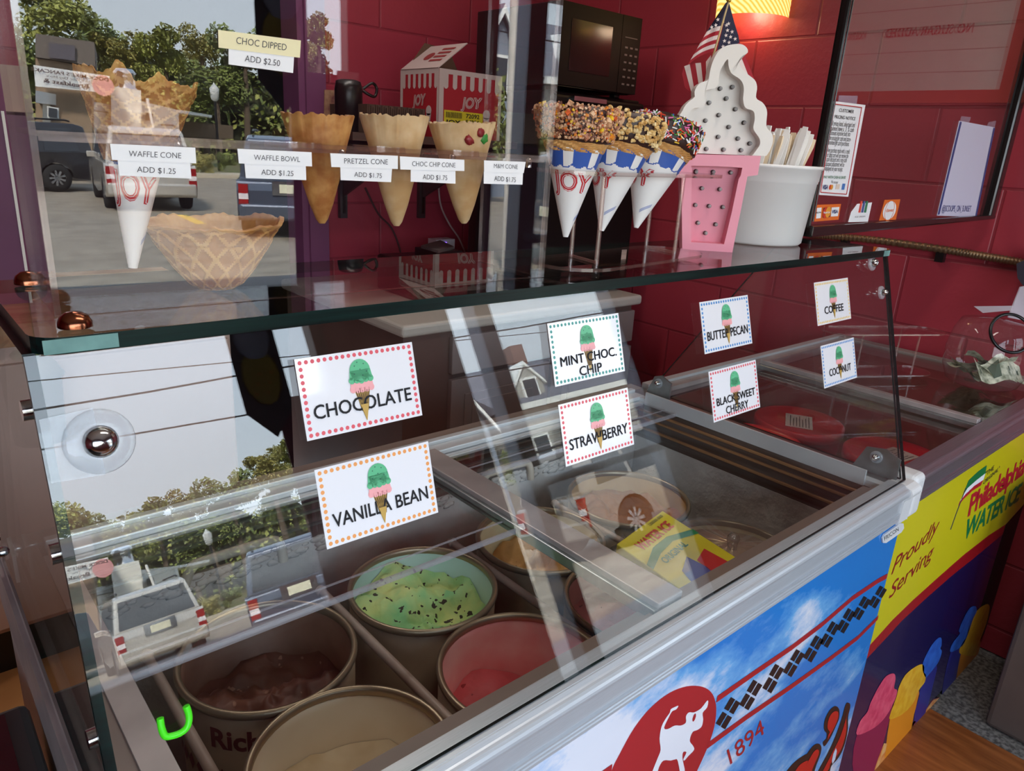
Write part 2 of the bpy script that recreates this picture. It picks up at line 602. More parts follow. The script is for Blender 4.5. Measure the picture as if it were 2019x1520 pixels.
REDINK = mat('red_ink', (188, 38, 40), 0.5)
m.text('NO SUGAR ADDED', REDINK, (RW - 0.022, 0.55, 1.845), (0, -0.25, 0), (0, 0, 0.026), bold=0.02)
m.text('MOOSE TRACKS', REDINK, (RW - 0.022, 0.24, 1.845), (0, -0.07, 0), (0, 0, 0.022), bold=0.02)
m.obj('lettering', b)
m = MB(); m.box((RW - 0.024, 0.12, 1.655), (RW - 0.002, 0.70, 1.69), mat('orange_trim', (205, 60, 30), 0.4))
m.box((RW - 0.024, 0.655, 1.69), (RW - 0.002, 0.70, 2.4), MATS['orange_trim']); m.obj('orange_border', b)

# ------------------------------------------------------------------ outside, seen mirrored in the glass
ASPH = mat('asphalt', (156, 146, 130), 0.9, c2=(132, 122, 108), vscale=3, bump=0.3, bscale=60)
m = MB(); m.box((-60, -90, -0.6), (70, -3.2, -0.4), ASPH); structure(m.obj('road'))
m = MB(); m.box((-30, -3.2, -0.6), (40, SF - 0.12, -0.06), mat('pale_pavement', (176, 170, 160), 0.9, vary=0.06, vscale=2)); structure(m.obj('sidewalk'))
m = MB(); m.box((-20, -31.0, -0.4), (60, -29.5, -0.25), mat('kerb_stone', (190, 180, 160), 0.9, vary=0.1)); structure(m.obj('curb'))
m = MB(); m.box((-40, -70, -0.4), (60, -31.0, -0.3), mat('planting_soil', (120, 104, 78), 0.95, c2=(96, 110, 60), vscale=1.2)); structure(m.obj('lawn'))
m = MB(); m.box((3.75, -16.3, -0.4), (3.95, -14.6, -0.393), mat('yellow_paint', (205, 180, 90), 0.8, vary=0.15)); structure(m.obj('road_marking'))

AN = -AD


def amir(u, v):
    d = ray(u, v)
    h = pa(u, v)
    return h, d - AN * (2 * d.dot(AN))


def aD(u, v, Y):
    h, r = amir(u, v)
    return h + r * ((Y - h.y) / r.y)


SIDING = mat('white_siding', (226, 224, 214), 0.7, vary=0.05, vscale=20, stretch=(0.2, 0.2, 8))
BROWNROOF = mat('taupe_mansard', (112, 102, 94), 0.85, vary=0.1, vscale=12)
DARKWIN = mat('dark_window', (50, 54, 60), 0.1)
TAN = mat('tan_wall', (150, 128, 104), 0.8, vary=0.08)
GREYWALL = mat('blue_grey_siding', (126, 136, 150), 0.8, vary=0.06, vscale=20, stretch=(0.2, 0.2, 8))
STONEGREY = mat('stone_grey_siding', (160, 158, 152), 0.8, vary=0.07, vscale=20, stretch=(0.2, 0.2, 8))
SLATE = mat('slate_shingle', (104, 106, 116), 0.85, vary=0.14, vscale=14)
WTRIM = mat('white_trim', (232, 232, 228), 0.6)


def slab(m, pts, Ys, mt, back=3.0):
    """wall outlined in the mirror view at real distances Ys, with depth behind it"""
    P = [aD(u, v, y) for (u, v), y in zip(pts, Ys)]
    m.prism(P, (back * 0.15, -back, 0), mt)


d = thing('diner_building', 'white breakfast diner with taupe mansard roof and banner, mirrored in the acrylic front', 'building', (6, -27, -0.4))
m = MB(); slab(m, [(70, 66), (186, 83), (188, 131), (70, 112)], [-26] * 4, BROWNROOF, 4); m.obj('mansard_roof', d)
m = MB(); slab(m, [(96, 84), (148, 90), (148, 120), (96, 113)], [-25.9] * 4, mat('roof_sign_grey', (92, 86, 92), 0.6), 0.05); m.obj('roof_sign', d)
m = MB(); slab(m, [(70, 114), (182, 132), (182, 330), (70, 330)], [-26.2] * 4, TAN, 6)
m.obj('wall', d)
m = MB()
P = [aD(*q, -25.6) for q in ((66, 128), (216, 150), (218, 184), (70, 170))]
m.prism(P, (0, -0.05, 0), WTRIM)
ux = P[0] - P[1]
uz = P[1] - P[2]
BANK = mat('banner_brown', (80, 60, 56), 0.6)
m.text("DOCK MIKE'S PANCAKE HOUSE", BANK, P[1] + ux * .02 - uz * 0.33 + Vector((0, .06, 0)), ux * 1.35, uz * .2, bold=0.015)
m.text('Start Your Day Here', BANK, P[1] + ux * .25 - uz * 0.56 + Vector((0, .06, 0)), ux * .6, uz * .14)
m.text('Breakfast &', BANK, P[1] + ux * .3 - uz * 0.88 + Vector((0, .06, 0)), ux * .6, uz * .24, bold=0.02)
m.disc(P[1] + ux * .1 - uz * .62 + Vector((0, .06, 0)), .3, (1, 0, 0), (0, 0, 1), mat('banner_pink', (214, 150, 148), 0.6))
m.obj('banner', d)
m = MB(); slab(m, [(70, 178), (224, 208), (224, 222), (70, 202)], [-25.0, -30.5, -30.5, -25.0], WTRIM, 1.2); m.obj('porch_roof', d)
m = MB(); slab(m, [(84, 204), (222, 224), (224, 330), (84, 330)], [-25.8, -30, -30, -25.8], SIDING, 1.0); m.obj('porch_wall', d)
for k, (a, bb) in enumerate((((93, 209), (116, 236)), ((134, 215), (160, 243)))):
    m = MB()
    slab(m, [a, (bb[0], a[1] + 4), bb, (a[0], bb[1] - 4)], [-25.4 - k * 1.2] * 4, WTRIM, 0.1)
    slab(m, [(a[0] + 3, a[1] + 3), (bb[0] - 3, a[1] + 6), (bb[0] - 3, bb[1] - 3), (a[0] + 3, bb[1] - 6)], [-25.33 - k * 1.2] * 4, DARKWIN, 0.05)
    m.obj('window', d)
m = MB(); slab(m, [(219, 170), (278, 178), (280, 224), (219, 213)], [-29] * 4, SIDING, 3); m.obj('parapet', d)
m = MB(); slab(m, [(278, 199), (352, 217), (354, 262), (278, 262)], [-29, -32, -32, -29], SIDING, 3); slab(m, [(219, 213), (278, 222), (278, 262), (219, 262)], [-28.9, -28.9, -28.9, -28.9], SIDING, 3); m.obj('side_wing', d)
m = MB(); slab(m, [(287, 222), (302, 224), (302, 239), (287, 237)], [-28.8, -29.2, -29.2, -28.8], DARKWIN, .3); m.obj('wing_window', d)
m = MB(); slab(m, [(350, 216), (418, 227), (418, 232), (350, 222)], [-33, -36, -36, -33], WTRIM, 3); m.obj('carport_roof', d)
c0 = aD(248, 168, -30.2)
m = MB(); m.lathe([(0.0, 0.62), (.28, .6), (.4, .45), (.34, .36), (.34, 0), (.4, -.1)], c0 - Vector((0, 0, .05)), CHROME, 16); m.obj('roof_vent', d)
m = MB()
slab(m, [(350, 238), (460, 248), (460, 274), (350, 272)], [-36, -38, -38, -36], mat('weathered_fence', (112, 94, 76), 0.9, vary=0.2, vscale=9, stretch=(6, 1, .3)), .1)
tag(m.obj('wooden_fence'), 'weathered board fence behind the diner carport', 'fence')

h = thing('grey_house', 'blue grey gabled house with white trim mirrored to the left of the shop door', 'house', (18, -24, -0.4))
Y = -22
pt = lambda x, z, y=Y: (x, y, z)
m = MB(); m.prism([pt(14.6, -.4), pt(17.4, -.4), pt(17.4, 3.6), pt(16.0, 5.9), pt(14.6, 3.6)], (0, -7, 0), GREYWALL); m.obj('wall', h)
m = MB()
for s in (1, -1):
    e = 16.0 + s * 1.75
    m.prism([pt(16.0, 6.1, Y + .3), pt(e, 3.2, Y + .3), pt(e, 3.05, Y + .3), pt(16.0, 5.9, Y + .3)], (0, -7.5, 0), SLATE)
    m.prism([pt(16.0, 6.05, Y + .36), pt(e, 3.15, Y + .36), pt(e, 2.9, Y + .36), pt(16.0, 5.8, Y + .36)], (0, -.08, 0), WTRIM)
m.obj('roof', h)
for x, z0, z1 in ((15.7, 3.2, 4.4), (15.7, 0.9, 2.1)):
    m = MB(); m.box((x - .1, Y - .02, z0 - .1), (x + .8, Y + .05, z1 + .1), WTRIM); m.box((x, Y + .05, z0), (x + .7, Y + .07, z1), DARKWIN); m.obj('window', h)
h = thing('dormer_house', 'stone grey house with slate roof, dormer and chimney mirrored through the shop door', 'house', (21.5, -24, -0.4))
m = MB(); m.box((18.2, -29, -.4), (26.5, Y, 3.9), STONEGREY); m.obj('wall', h)
m = MB(); m.prism([(17.9, Y + .4, 3.85), (17.9, -25.5, 6.4), (17.9, -29.4, 3.85)], (9, 0, 0), SLATE); m.obj('roof', h)
m = MB(); m.box((17.9, Y + .3, 3.7), (26.8, Y + .5, 3.95), WTRIM); m.obj('eave', h)
m = MB(); m.prism([(19.6, Y - .3, 3.95), (21.2, Y - .3, 3.95), (21.2, Y - .3, 4.9), (20.4, Y - .3, 5.7), (19.6, Y - .3, 4.9)], (0, -2.6, 0), STONEGREY)
for s in (1, -1):
    m.prism([(20.4, Y - .2, 5.85), (20.4 + s * .95, Y - .2, 4.8), (20.4 + s * .95, Y - .2, 4.65), (20.4, Y - .2, 5.68)], (0, -2.6, 0), WTRIM)
m.obj('dormer', h)
m = MB(); m.box((19.95, Y - .3, 4.0), (20.85, Y - .22, 5.1), WTRIM); m.box((20.05, Y - .22, 4.1), (20.75, Y - .2, 5.0), DARKWIN); m.obj('window', h)
for x in (19.3, 22.0):
    m = MB(); m.box((x, Y, .9), (x + .95, Y + .08, 2.6), WTRIM); m.box((x + .1, Y + .08, 1.0), (x + .85, Y + .1, 2.5), DARKWIN); m.obj('window', h)
m = MB(); m.box((22.6, -26, 5.5), (23.4, -25.3, 7.3), mat('brick_brown', (120, 88, 78), 0.9, vary=.2)); m.obj('chimney', h)

m = MB(); m.tube([(6.75, -8, -.4), (6.55, -8, 7)], [.075, .06], mat('pale_pole', (196, 190, 180), 0.7, vary=.1), 12)
tag(m.obj('utility_pole'), 'pale wooden utility pole mirrored beside the shop door frame', 'pole')
m = MB(); m.tube([(5.9, -28, -.4), (5.6, -28, 2.3)], .05, WTRIM, 8); tag(m.obj('parking_post'), 'thin leaning white post by the diner kerb', 'post')
q = aD(424, 200, -33)
m = MB(); m.tube([(q.x, q.y, -.4), (q.x, q.y, q.z)], [.07, .05], BLACKP, 8)
m.lathe([(.06, 0), (.16, .1), (.2, .5), (.1, .62), (0, .75)], q, mat('lantern_glass', (190, 190, 185), 0.3), 10)
tag(m.obj('street_lamp'), 'dark lamp post with lantern head in front of the trees', 'street lamp')
def gmir(u, v, Y):
    d = ray(u, v)
    h = pg(u, v)
    r = d - GN * (2 * d.dot(GN))
    return h + r * ((Y - h.y) / r.y)


for (a_, b_), lab, sg, rr_ in ((((100, 748), (445, 715)), 'topmost thin wire crossing the mirrored sky', 0, .010), (((107, 803), (450, 744)), 'middle sagging wire crossing the mirrored sky', .012, .017), (((120, 880), (468, 821)), 'lowest black wire crossing the mirrored sky', 0, .015)):
    A, B = gmir(*a_, -11), gmir(*b_, -11)
    D_ = B - A
    m = MB()
    m.tube([A + D_ * (-3 + .35 * i) - UP * (sg * sin(i * 1.4)) for i in range(24)], rr_, BLACKP, 5)
    tag(m.obj('overhead_wire'), lab, 'wire', 'overhead wires')

# trees: crowns of loose leaves over a trunk
LEAF = [mat('leaf_a', (150, 152, 80), 0.6, vary=.35, vscale=.8), mat('leaf_b', (120, 130, 68), 0.6, vary=.35, vscale=.8), mat('leaf_c', (168, 160, 96), 0.6, vary=.3, vscale=.8)]
BARK = mat('bark', (92, 78, 64), 0.9, vary=.2)


def crown_mesh(seed, n=4200, r=1.0, mt=0):
    rnd = random.Random(seed)
    cl = [(Vector((rnd.uniform(-.75, .75), rnd.uniform(-.6, .6), rnd.uniform(-.7, .8))), rnd.uniform(.28, .5)) for _ in range(11)]
    m = MB()
    for _ in range(n):
        c, cr = rnd.choice(cl)
        dd = Vector((rnd.gauss(0, 1), rnd.gauss(0, 1), rnd.gauss(0, 1))).normalized() * cr * rnd.uniform(.55, 1.05)
        p = (c + dd) * r
        a = Vector((rnd.gauss(0, 1), rnd.gauss(0, 1), rnd.gauss(0, 1))).normalized()
        bb = a.cross(Vector((rnd.random(), rnd.random(), 1))).normalized()
        s = rnd.uniform(.045, .09) * r
        m.add([p - a * s, p + bb * s * .6, p + a * s, p - bb * s * .6], [(0, 1, 2, 3)], LEAF[mt])
    return m


CROWN = {}
TREES = [((104, 45), 66, -44, 0, 'tall broad green tree above the taupe mansard roof'), ((190, 92), 48, -48, 1, 'mid green tree just right of the mansard roof'),
         ((235, 125), 52, -47, 2, 'yellow green tree behind the diner roof vent'), ((322, 118), 54, -46, 0, 'round tree behind the white side wing'),
         ((395, 110), 46, -50, 2, 'thin sparse tree behind the carport'), ((425, 190), 60, -45, 1, 'dark tree behind the street lamp'),
         ((380, 205), 44, -47, 1, 'low dark tree behind the board fence'), ((570, 85), 42, -38, 2, 'leafy tree beside the hanging banner'),
         ((625, 75), 40, -40, 0, 'leafy tree at the edge of the front window'), ((600, 150), 60, -41, 1, 'bushy tree low behind the window poster'),
         ((480, 120), 60, -44, 1, 'dark tree hidden partly by the hanging banner'), ((20, 120), 60, -46, 1, 'green tree left of the mansard roof')]
for k, ((u, v), rp_, Y, mt, lab) in enumerate(TREES):
    c = aD(u, v, Y)
    R = rp_ / FPX * (c - EYE).length
    t = thing('tree', lab, 'tree', (c.x, c.y, -.3), 'trees across the car park')
    if mt not in CROWN:
        o = crown_mesh(mt + 3, mt=mt).obj('crown', t)
        o.location = (0, 0, 0)
        CROWN[mt] = o.data
        for vtx in o.data.vertices:
            vtx.co += Vector((c.x, c.y, -.3))
    o = o if CROWN[mt].users == 1 and o.parent == t else bpy.data.objects.new('crown', CROWN[mt])
    if o.name not in COL.objects:
        COL.objects.link(o)
    o.parent = t
    o.location = (0, 0, c.z + .3)
    o.scale = (R * .95, R * .85, R * .85)
    o.rotation_euler = (0, 0, k * 1.3)
    m = MB(); m.tube([(c.x, c.y, -.3), (c.x + .1, c.y, c.z)], [.22, .1], BARK, 8); m.obj('trunk', t)
# dense low woodland behind the trees
m = MB()
rnd = random.Random(21)
vs, fs = [], []
NX, NZ = 90, 8
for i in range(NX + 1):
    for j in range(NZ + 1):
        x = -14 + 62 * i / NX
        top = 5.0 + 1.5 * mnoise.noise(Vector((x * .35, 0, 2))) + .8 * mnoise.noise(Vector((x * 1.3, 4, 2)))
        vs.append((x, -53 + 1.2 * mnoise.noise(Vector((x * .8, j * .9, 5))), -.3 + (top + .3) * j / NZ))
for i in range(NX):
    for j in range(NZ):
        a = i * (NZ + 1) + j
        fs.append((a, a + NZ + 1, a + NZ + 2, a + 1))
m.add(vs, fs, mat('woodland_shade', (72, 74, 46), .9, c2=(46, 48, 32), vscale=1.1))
for k in range(5000):
    x = rnd.uniform(-14, 48)
    top = 5.0 + 1.5 * mnoise.noise(Vector((x * .35, 0, 2)))
    z = rnd.uniform(-.2, top + .3)
    c = Vector((x, -52.2 + rnd.uniform(-.8, .9), z))
    a = Vector((rnd.gauss(0, 1), rnd.gauss(0, 1), rnd.gauss(0, 1))).normalized()
    b_ = a.cross(Vector((rnd.random(), rnd.random(), 1))).normalized()
    s = rnd.uniform(.12, .3)
    m.add([c - a * s, c + b_ * s * .6, c + a * s, c - b_ * s * .6], [(0, 1, 2, 3)], LEAF[k % 2])
o = tag(m.obj('woodland'), 'dense low dark woodland behind the trees across the car park', 'trees'); o['kind'] = 'stuff'
SHR = [(402, 325, 17, -30.4, 2, 'grassy yellow green clump by the kerb'), (448, 322, 14, -30.6, 1, 'small round dark green shrub by the kerb'), (1072, 290, 30, -18, 1, 'dark evergreen bush against the stone grey house')]
for u, v, r_, Y, mt, lab in SHR:
    c = aD(u, v, Y)
    R = r_ / FPX * (c - EYE).length
    o = bpy.data.objects.new('shrub', CROWN[mt]); COL.objects.link(o)
    o.location = (c.x, c.y, c.z); o.scale = (R * 1.2, R, R * 1.2)
    tag(o, lab, 'shrub')
for x, y, z, R, lab in ((10.5, -17.5, .8, 1.5, 'dark bush behind the warm grey car'), (12.8, -20, 1.4, 1.9, 'tall evergreen between house and pole')):
    o = bpy.data.objects.new('shrub', CROWN[1]); COL.objects.link(o)
    o.location = (x, y, z); o.scale = (R, R, R * 1.2)
    tag(o, lab, 'shrub')


# cars: rear at the given point, nose towards dirn
TYRE = mat('tyre', (28, 28, 28), 0.8)
RIM = mat('alloy_rim', (190, 192, 196), 0.25, .8)
TAIL = mat('tail_lamp', (150, 24, 26), 0.2)
PLATE = mat('number_plate', (220, 216, 190), 0.5)


def car(name, lab, loc, yaw, paint, L=4.6, W=1.84, H=1.78, suv=True):
    t = thing(name, lab, 'car', loc)
    ux, uy = Vector((cos(yaw), sin(yaw), 0)), Vector((-sin(yaw), cos(yaw), 0))   # ux: to the nose, uy: to the left
    Q = lambda a, bq, z: Vector(loc) + ux * a + uy * bq + UP * z
    # side outline of the lower body, with wheel arches
    hood = H * (.56 if suv else .58)
    low = [(0.0, .5), (.02, .85), (.06, hood + .02), (L * .28, hood + .03), (L * .72, hood), (L * .93, hood - .1), (L - .02, hood - .3), (L, .45), (L - .1, .3)]
    R = .36

    def arch(cx):
        return [(cx + R * 1.12 * cos(a), .36 + R * 1.12 * sin(a)) for a in [pi * i / 10 for i in range(11)] if .36 + R * 1.12 * sin(a) > .26]
    out = low + arch(L * .8) + [(L * .5, .27)] + arch(L * .2) + [(.12, .3)]
    m = MB()
    K = len(out)
    prof = [(-W / 2, .93), (-W / 2 * 1.0, 1.0), (W / 2, 1.0), (W / 2, .93)]
    m.prism([Q(a, -W / 2, z) for a, z in out], uy * W, paint)
    body = m.obj('body', t, bevel=.05, seg=3)
    # greenhouse, narrowing to the roof
    g = [(.08, hood), (.22 if suv else .8, H - .06), (.45 if suv else 1.1, H), (L * .55, H), (L * .62, H - .08), (L * .77, hood - .01)]
    m = MB()
    nn = len(g)
    vs = []
    for s in (-1, 1):
        for a, z in g:
            k = (z - hood) / (H - hood)
            vs.append(Q(a, s * (W / 2 - .04 - .16 * max(0, k)), z))
    fs = [tuple(range(nn - 1, -1, -1)), tuple(range(nn, 2 * nn))] + [(i, (i + 1) % nn, nn + (i + 1) % nn, nn + i) for i in range(nn)]
    m.add(vs, fs, paint)
    m.obj('cabin', t, bevel=.04, seg=3)
    m = MB()

    def gl(pts):
        n_ = (pts[1] - pts[0]).cross(pts[2] - pts[0]).normalized()
        ctr = Q(L * .4, 0, hood + .2)
        if n_.dot(pts[0] - ctr) < 0:
            n_ = -n_
        m.prism([p + n_ * .004 for p in pts], n_ * .012, DARKWIN)
    hw = lambda z: W / 2 - .04 - .16 * (z - hood) / (H - hood)
    for s in (-1, 1):
        for a0_, a1_ in ((.42, L * .24), (L * .26, L * .45), (L * .47, L * .68)):
            zt, zb = H - .12, hood + .07
            a1t = a1_ - (.28 if a1_ > L * .6 else 0)
            a0t = a0_ + (.14 if a0_ < .5 else 0)
            gl([Q(a0_, s * hw(zb), zb), Q(a1_, s * hw(zb), zb), Q(a1t, s * hw(zt), zt), Q(a0t, s * hw(zt), zt)])
    e = (g[1][0] - g[0][0]) / (g[1][1] - g[0][1])
    zb, zt = hood + .06, H - .14
    gl([Q(.08 + e * (zb - hood), -hw(zb) + .1, zb), Q(.08 + e * (zb - hood), hw(zb) - .1, zb), Q(.08 + e * (zt - hood), hw(zt) - .08, zt), Q(.08 + e * (zt - hood), -hw(zt) + .08, zt)])
    m.obj('windows', t)
    for cx in (.2, .8):
        for s in (-1, 1):
            c = Q(L * cx, s * (W / 2 - .12), .36)
            m = MB()
            m.lathe([(.2, -.11), (.34, -.11), (.36, -.07), (.36, .07), (.34, .11), (.2, .11)], c, TYRE, 24, (ux, UP, uy))
            wh = m.obj('wheel', t)
            m = MB()
            fc = c + uy * s * .1
            m.ring(fc, .2, .25, ux, UP, RIM, 24)
            m.disc(fc, .06, ux, UP, RIM)
            for k in range(9):
                a = 2 * pi * k / 9
                d_ = ux * cos(a) + UP * sin(a)
                pp = ux * -sin(a) + UP * cos(a)
                m.poly([fc + d_ * .04 + pp * .022, fc + d_ * .22 + pp * .03, fc + d_ * .22 - pp * .03, fc + d_ * .04 - pp * .022], RIM)
            m.disc(fc - uy * s * .03, .24, ux, UP, TYRE, 24)
            m.obj('rim', wh)
    for s in (-1, 1):
        m = MB(); m.obox(Q(-.015, s * (W / 2 - .1) - .07, hood - .48), ux * .14, uy * .16, UP * .44, TAIL)
        m.obox(Q(-.02, s * (W / 2 - .1) - .07, hood - .3), ux * .1, uy * .16, UP * .1, mat('lamp_clear', (225, 215, 215), .2)); m.obj('tail_light', t)
        m = MB(); m.obox(Q(L * .66, s * (W / 2 + .02) - .09, hood + .02), ux * .1, uy * .18, UP * .14, paint); m.obj('mirror', t, bevel=.02)
        if suv:
            m = MB(); m.tube([Q(.5, s * (W / 2 - .3), H + .05), Q(.6, s * (W / 2 - .3), H + .08), Q(L * .52, s * (W / 2 - .3), H + .08)], .022, BLACKP); m.obj('roof_rail', t)
    m = MB(); m.obox(Q(-.09, -W / 2 + .03, .36), ux * .2, uy * (W - .06), UP * .26, paint); m.obj('bumper', t, bevel=.04)
    m = MB(); m.obox(Q(-.012, -.32, .78), ux * .02, uy * .64, UP * .24, CHROME); m.obox(Q(-.02, -.2, .82), ux * .02, uy * .4, UP * .15, PLATE); m.obj('number_plate', t)
    return t


SILVER = mat('silver_car_paint', (196, 190, 180), 0.22, .35, coat=.6)
car('car', 'silver estate car seen from behind in the middle of the mirrored car park', (3.45, -16.9, -.4), -pi / 2 + .06, SILVER)
car('car', 'slate blue car at the right edge of the mirrored car park', (4.8, -12.0, -.4), -pi / 2 + .35, mat('slate_blue_car_paint', (84, 92, 108), 0.2, .4, coat=.8))
car('car', 'black pickup style car side-on, left of the silver car', (2.95, -23.2, -.4), pi - .2, mat('black_car_paint', (36, 36, 40), 0.2, .2, coat=.8), 5.2, 1.9, 1.75)
car('car', 'warm grey car parked side-on beyond the shop door', (7.5, -8.0, -.4), .04, mat('warm_grey_car_paint', (150, 142, 136), 0.22, .3, coat=.8))

# unseen fill lights added under the ceiling to brighten walls, tubs and cards
for lab, y, en in (('long white fill light added over the back counter, unseen from the camera', 1.9, 8), ('long white fill light added over the customers, unseen from the camera', .1, 9)):
    t = thing('fill_light', lab, 'fill light', (.9, y, 2.69), 'added fill lights')
    m = MB(); m.box((.3, y - .1, 2.70), (1.5, y + .1, 2.75), WPLAST); m.obj('housing', t)
    m = MB(); m.box((.33, y - .08, 2.69), (1.47, y + .08, 2.70), mat('fill_light_diffuser', (255, 248, 236), .5, emit=(255, 244, 226), es=3.0)); m.obj('diffuser', t)
    cl = bpy.data.lights.new('fill_light_glow', 'AREA'); cl.shape = 'RECTANGLE'; cl.size, cl.size_y = 1.14, .16; cl.energy = en; cl.color = (1.0, .93, .86)
    clo = bpy.data.objects.new('fill_light_glow', cl); COL.objects.link(clo); clo.location = (.9, y, 2.68)
# ------------------------------------------------------------------ the ice cream dipping cabinet
WX0, WX1, WY0, WY1 = 0.138, 1.358, 0.464, 1.046      # opening
RIMZ = 0.90
CX0, CX1, CYF, CYB = 0.065, 1.425, 0.44, 1.13
FROST = mat('frosted_liner', (214, 208, 202), 0.75, c2=(166, 156, 150), vscale=7, bump=0.35, bscale=45, contrast=0.25)
SHELLW = mat('cabinet_shell', (196, 190, 186), 0.45, vary=0.04)
LINER = mat('liner_band', (120, 110, 104), 0.35, 0.4, c2=(84, 70, 60), vscale=3, stretch=(1, 1, 20))
BROWNRIM = mat('inner_rim_plastic', (128, 112, 104), 0.4, vary=0.06)


def rim_profile(m, x0, x1, yf, top, mt, mt2, flip=False):
    """extruded front rail: flat flange, rounded nose, flat face, three ridges"""
    p = [(yf + .024, top - .004), (yf + .024, top), (yf - .006, top), (yf - .010, top - .003)]
    for i in range(9):
        a = pi / 2 - pi * i / 8
        p.append((yf - .012 - .008 * cos(a), top - .013 + .009 * sin(a)))
    p += [(yf - .009, top - .024), (yf - .008, top - .056)]
    for k in range(3):
        z = top - .058 - k * .006
        p += [(yf - .0105, z), (yf - .0105, z - .003), (yf - .008, z - .0035)]
    p += [(yf - .008, top - .078), (yf + .010, top - .078), (yf + .012, top - .02)]
    pts = [(x0, y, z) for y, z in p]
    m.prism(pts, (x1 - x0, 0, 0), mt, mt2)
    m.box((x0, yf - .004, top), (x1, yf + .022, top + .0006), mt2)


cab = thing('ice_cream_cabinet', 'long glass lidded ice cream cabinet with sky blue printed front in the foreground', 'freezer', (0.745, 0.75, 0))
m = MB()
m.box((CX0, CYF, .08), (WX0 - .02, CYB, RIMZ - .03), SHELLW)
m.box((WX1 + .02, CYF, .08), (CX1, CYB, RIMZ - .03), SHELLW)
m.box((WX0 - .02, CYF, .08), (WX1 + .02, WY0 - .004, RIMZ - .03), SHELLW)
m.box((WX0 - .02, WY1 + .004, .08), (WX1 + .02, CYB, RIMZ - .03), SHELLW)
m.box((WX0 - .02, WY0 - .004, .08), (WX1 + .02, WY1 + .004, .40), SHELLW)
m.box((CX0 + .04, CYF + .05, 0), (CX1 - .04, CYB - .04, .08), BLACKP)
m.obj('body', cab)
m = MB()       # frosted walls of the well, in panels
m.box((WX0 - .02, WY0 - .004, .40), (WX1 + .02, WY1 + .004, .41), FROST)
m.box((WX0 + .0, WY1 - .004, .41), (WX1, WY1 + .003, .80), FROST)
m.box((WX0 - .004, WY0, .41), (WX0 + .002, WY1, .80), FROST)
m.box((WX1 - .002, WY0, .41), (WX1 + .004, WY1, .80), FROST)
m.box((WX0, WY0 - .003, .41), (WX1, WY0 + .002, .80), FROST)
rnd = random.Random(3)
for k in range(220):        # rime along the liner's upper edge
    x = rnd.uniform(WX0 + .02, WX1 - .02)
    m.ball((x, WY1 - .004, .795 + rnd.uniform(-.02, .006)), rnd.uniform(.003, .009), FROST, 6, (1.8, .5, .8), wob=.5, seed=k)
m.obj('frosted_liner', cab)
m = MB()       # metal band between liner and rim
m.box((WX0, WY1 - .002, .80), (WX1, WY1 + .004, .885), LINER)
m.box((WX0 - .004, WY0, .80), (WX0 + .001, WY1, .885), LINER)
m.box((WX1 - .001, WY0, .80), (WX1 + .004, WY1, .885), LINER)
m.box((WX0, WY0 - .003, .80), (WX1, WY0 + .001, .885), LINER)
for z in (.825, .85, .868):
    m.box((WX0, WY1 - .008, z), (WX1, WY1 - .002, z + .004), GALV)
    m.box((WX1 - .008, WY0, z), (WX1 - .001, WY1, z + .004), mat('amber_seal', (150, 110, 76), 0.4))
    m.box((WX0 + .001, WY0, z), (WX0 + .007, WY1, z + .004), GALV)
m.obj('inner_band', cab)
m = MB()
m.box((WX0, WY0, .885), (WX1, WY0 + .012, .892), BROWNRIM)
m.box((WX0, WY0 + .012, .875), (WX1, WY0 + .03, .884), BROWNRIM)
m.obj('front_lid_track', cab)
m = MB()
rim_profile(m, CX0 + .01, CX1 - .035, CYF, RIMZ, ALU, ALU)
m.obj('front_rail', cab)
for x0, x1 in ((CX1 - .036, CX1 + .006), (CX0 - .004, CX0 + .011)):     # white end caps of the front rail
    m = MB()
    m.prism([(x0, CYF + .024, RIMZ - .001), (x0, CYF - .008, RIMZ - .001), (x0, CYF - .02, RIMZ - .006), (x0, CYF - .024, RIMZ - .014), (x0, CYF - .02, RIMZ - .024), (x0, CYF - .012, RIMZ - .03), (x0, CYF - .011, RIMZ - .082), (x0, CYF + .02, RIMZ - .082)], (x1 - x0, 0, 0), WPLAST)
    m.obj('rail_end_cap', cab, bevel=.003)
m = MB()
m.box((WX0 - .02, WY1, .886), (WX1 + .02, WY1 + .03, .898), ALUWHITE)
m.box((WX0 - .02, WY1 + .03, .886), (WX1 + .02, WY1 + .045, .905), ALUWHITE)
m.box((WX0 - .02, WY1 - .014, .880), (WX1 + .02, WY1, .888), ALUWHITE)
m.box((CX0, WY1 + .045, .87), (CX1, CYB, .897), BROWNRIM)
m.obj('back_rail', cab, bevel=.002)
m = MB()
m.box((WX0 - .028, WY0, .885), (WX0, WY1, .899), ALUPINK)
m.box((CX0 + .012, WY0 - .02, .885), (WX0 - .028, WY1 + .045, .895), BROWNRIM)
m.tube([(CX0 + .012, WY0 - .02, .888), (CX0 + .012, WY1 + .05, .888)], .011, ALUPINK, 10)
m.box((CX0 - .004, CYF + .02, .80), (CX0 + .004, CYB, .885), ALUPINK)
m.obj('left_rail', cab)
m = MB()
m.box((WX1, WY0, .885), (WX1 + .02, WY1, .897), ALUWHITE)
m.box((WX1 - .004, WY0 + .03, .885), (WX1 + .001, WY1 - .02, .916), ALUWHITE)
m.box((WX1 + .02, WY0 - .02, .885), (CX1, WY1 + .045, .896), GALV)
m.obj('right_rail', cab)
m = MB()
m.box((.700, WY0 + .005, .884), (.752, WY1, .906), ALUPINK)
m.box((.692, WY0 + .005, .880), (.700, WY1, .898), GALV)
m.box((.752, WY0 + .005, .880), (.757, WY1, .890), GALV)
m.obj('centre_bar', cab, bevel=.002)
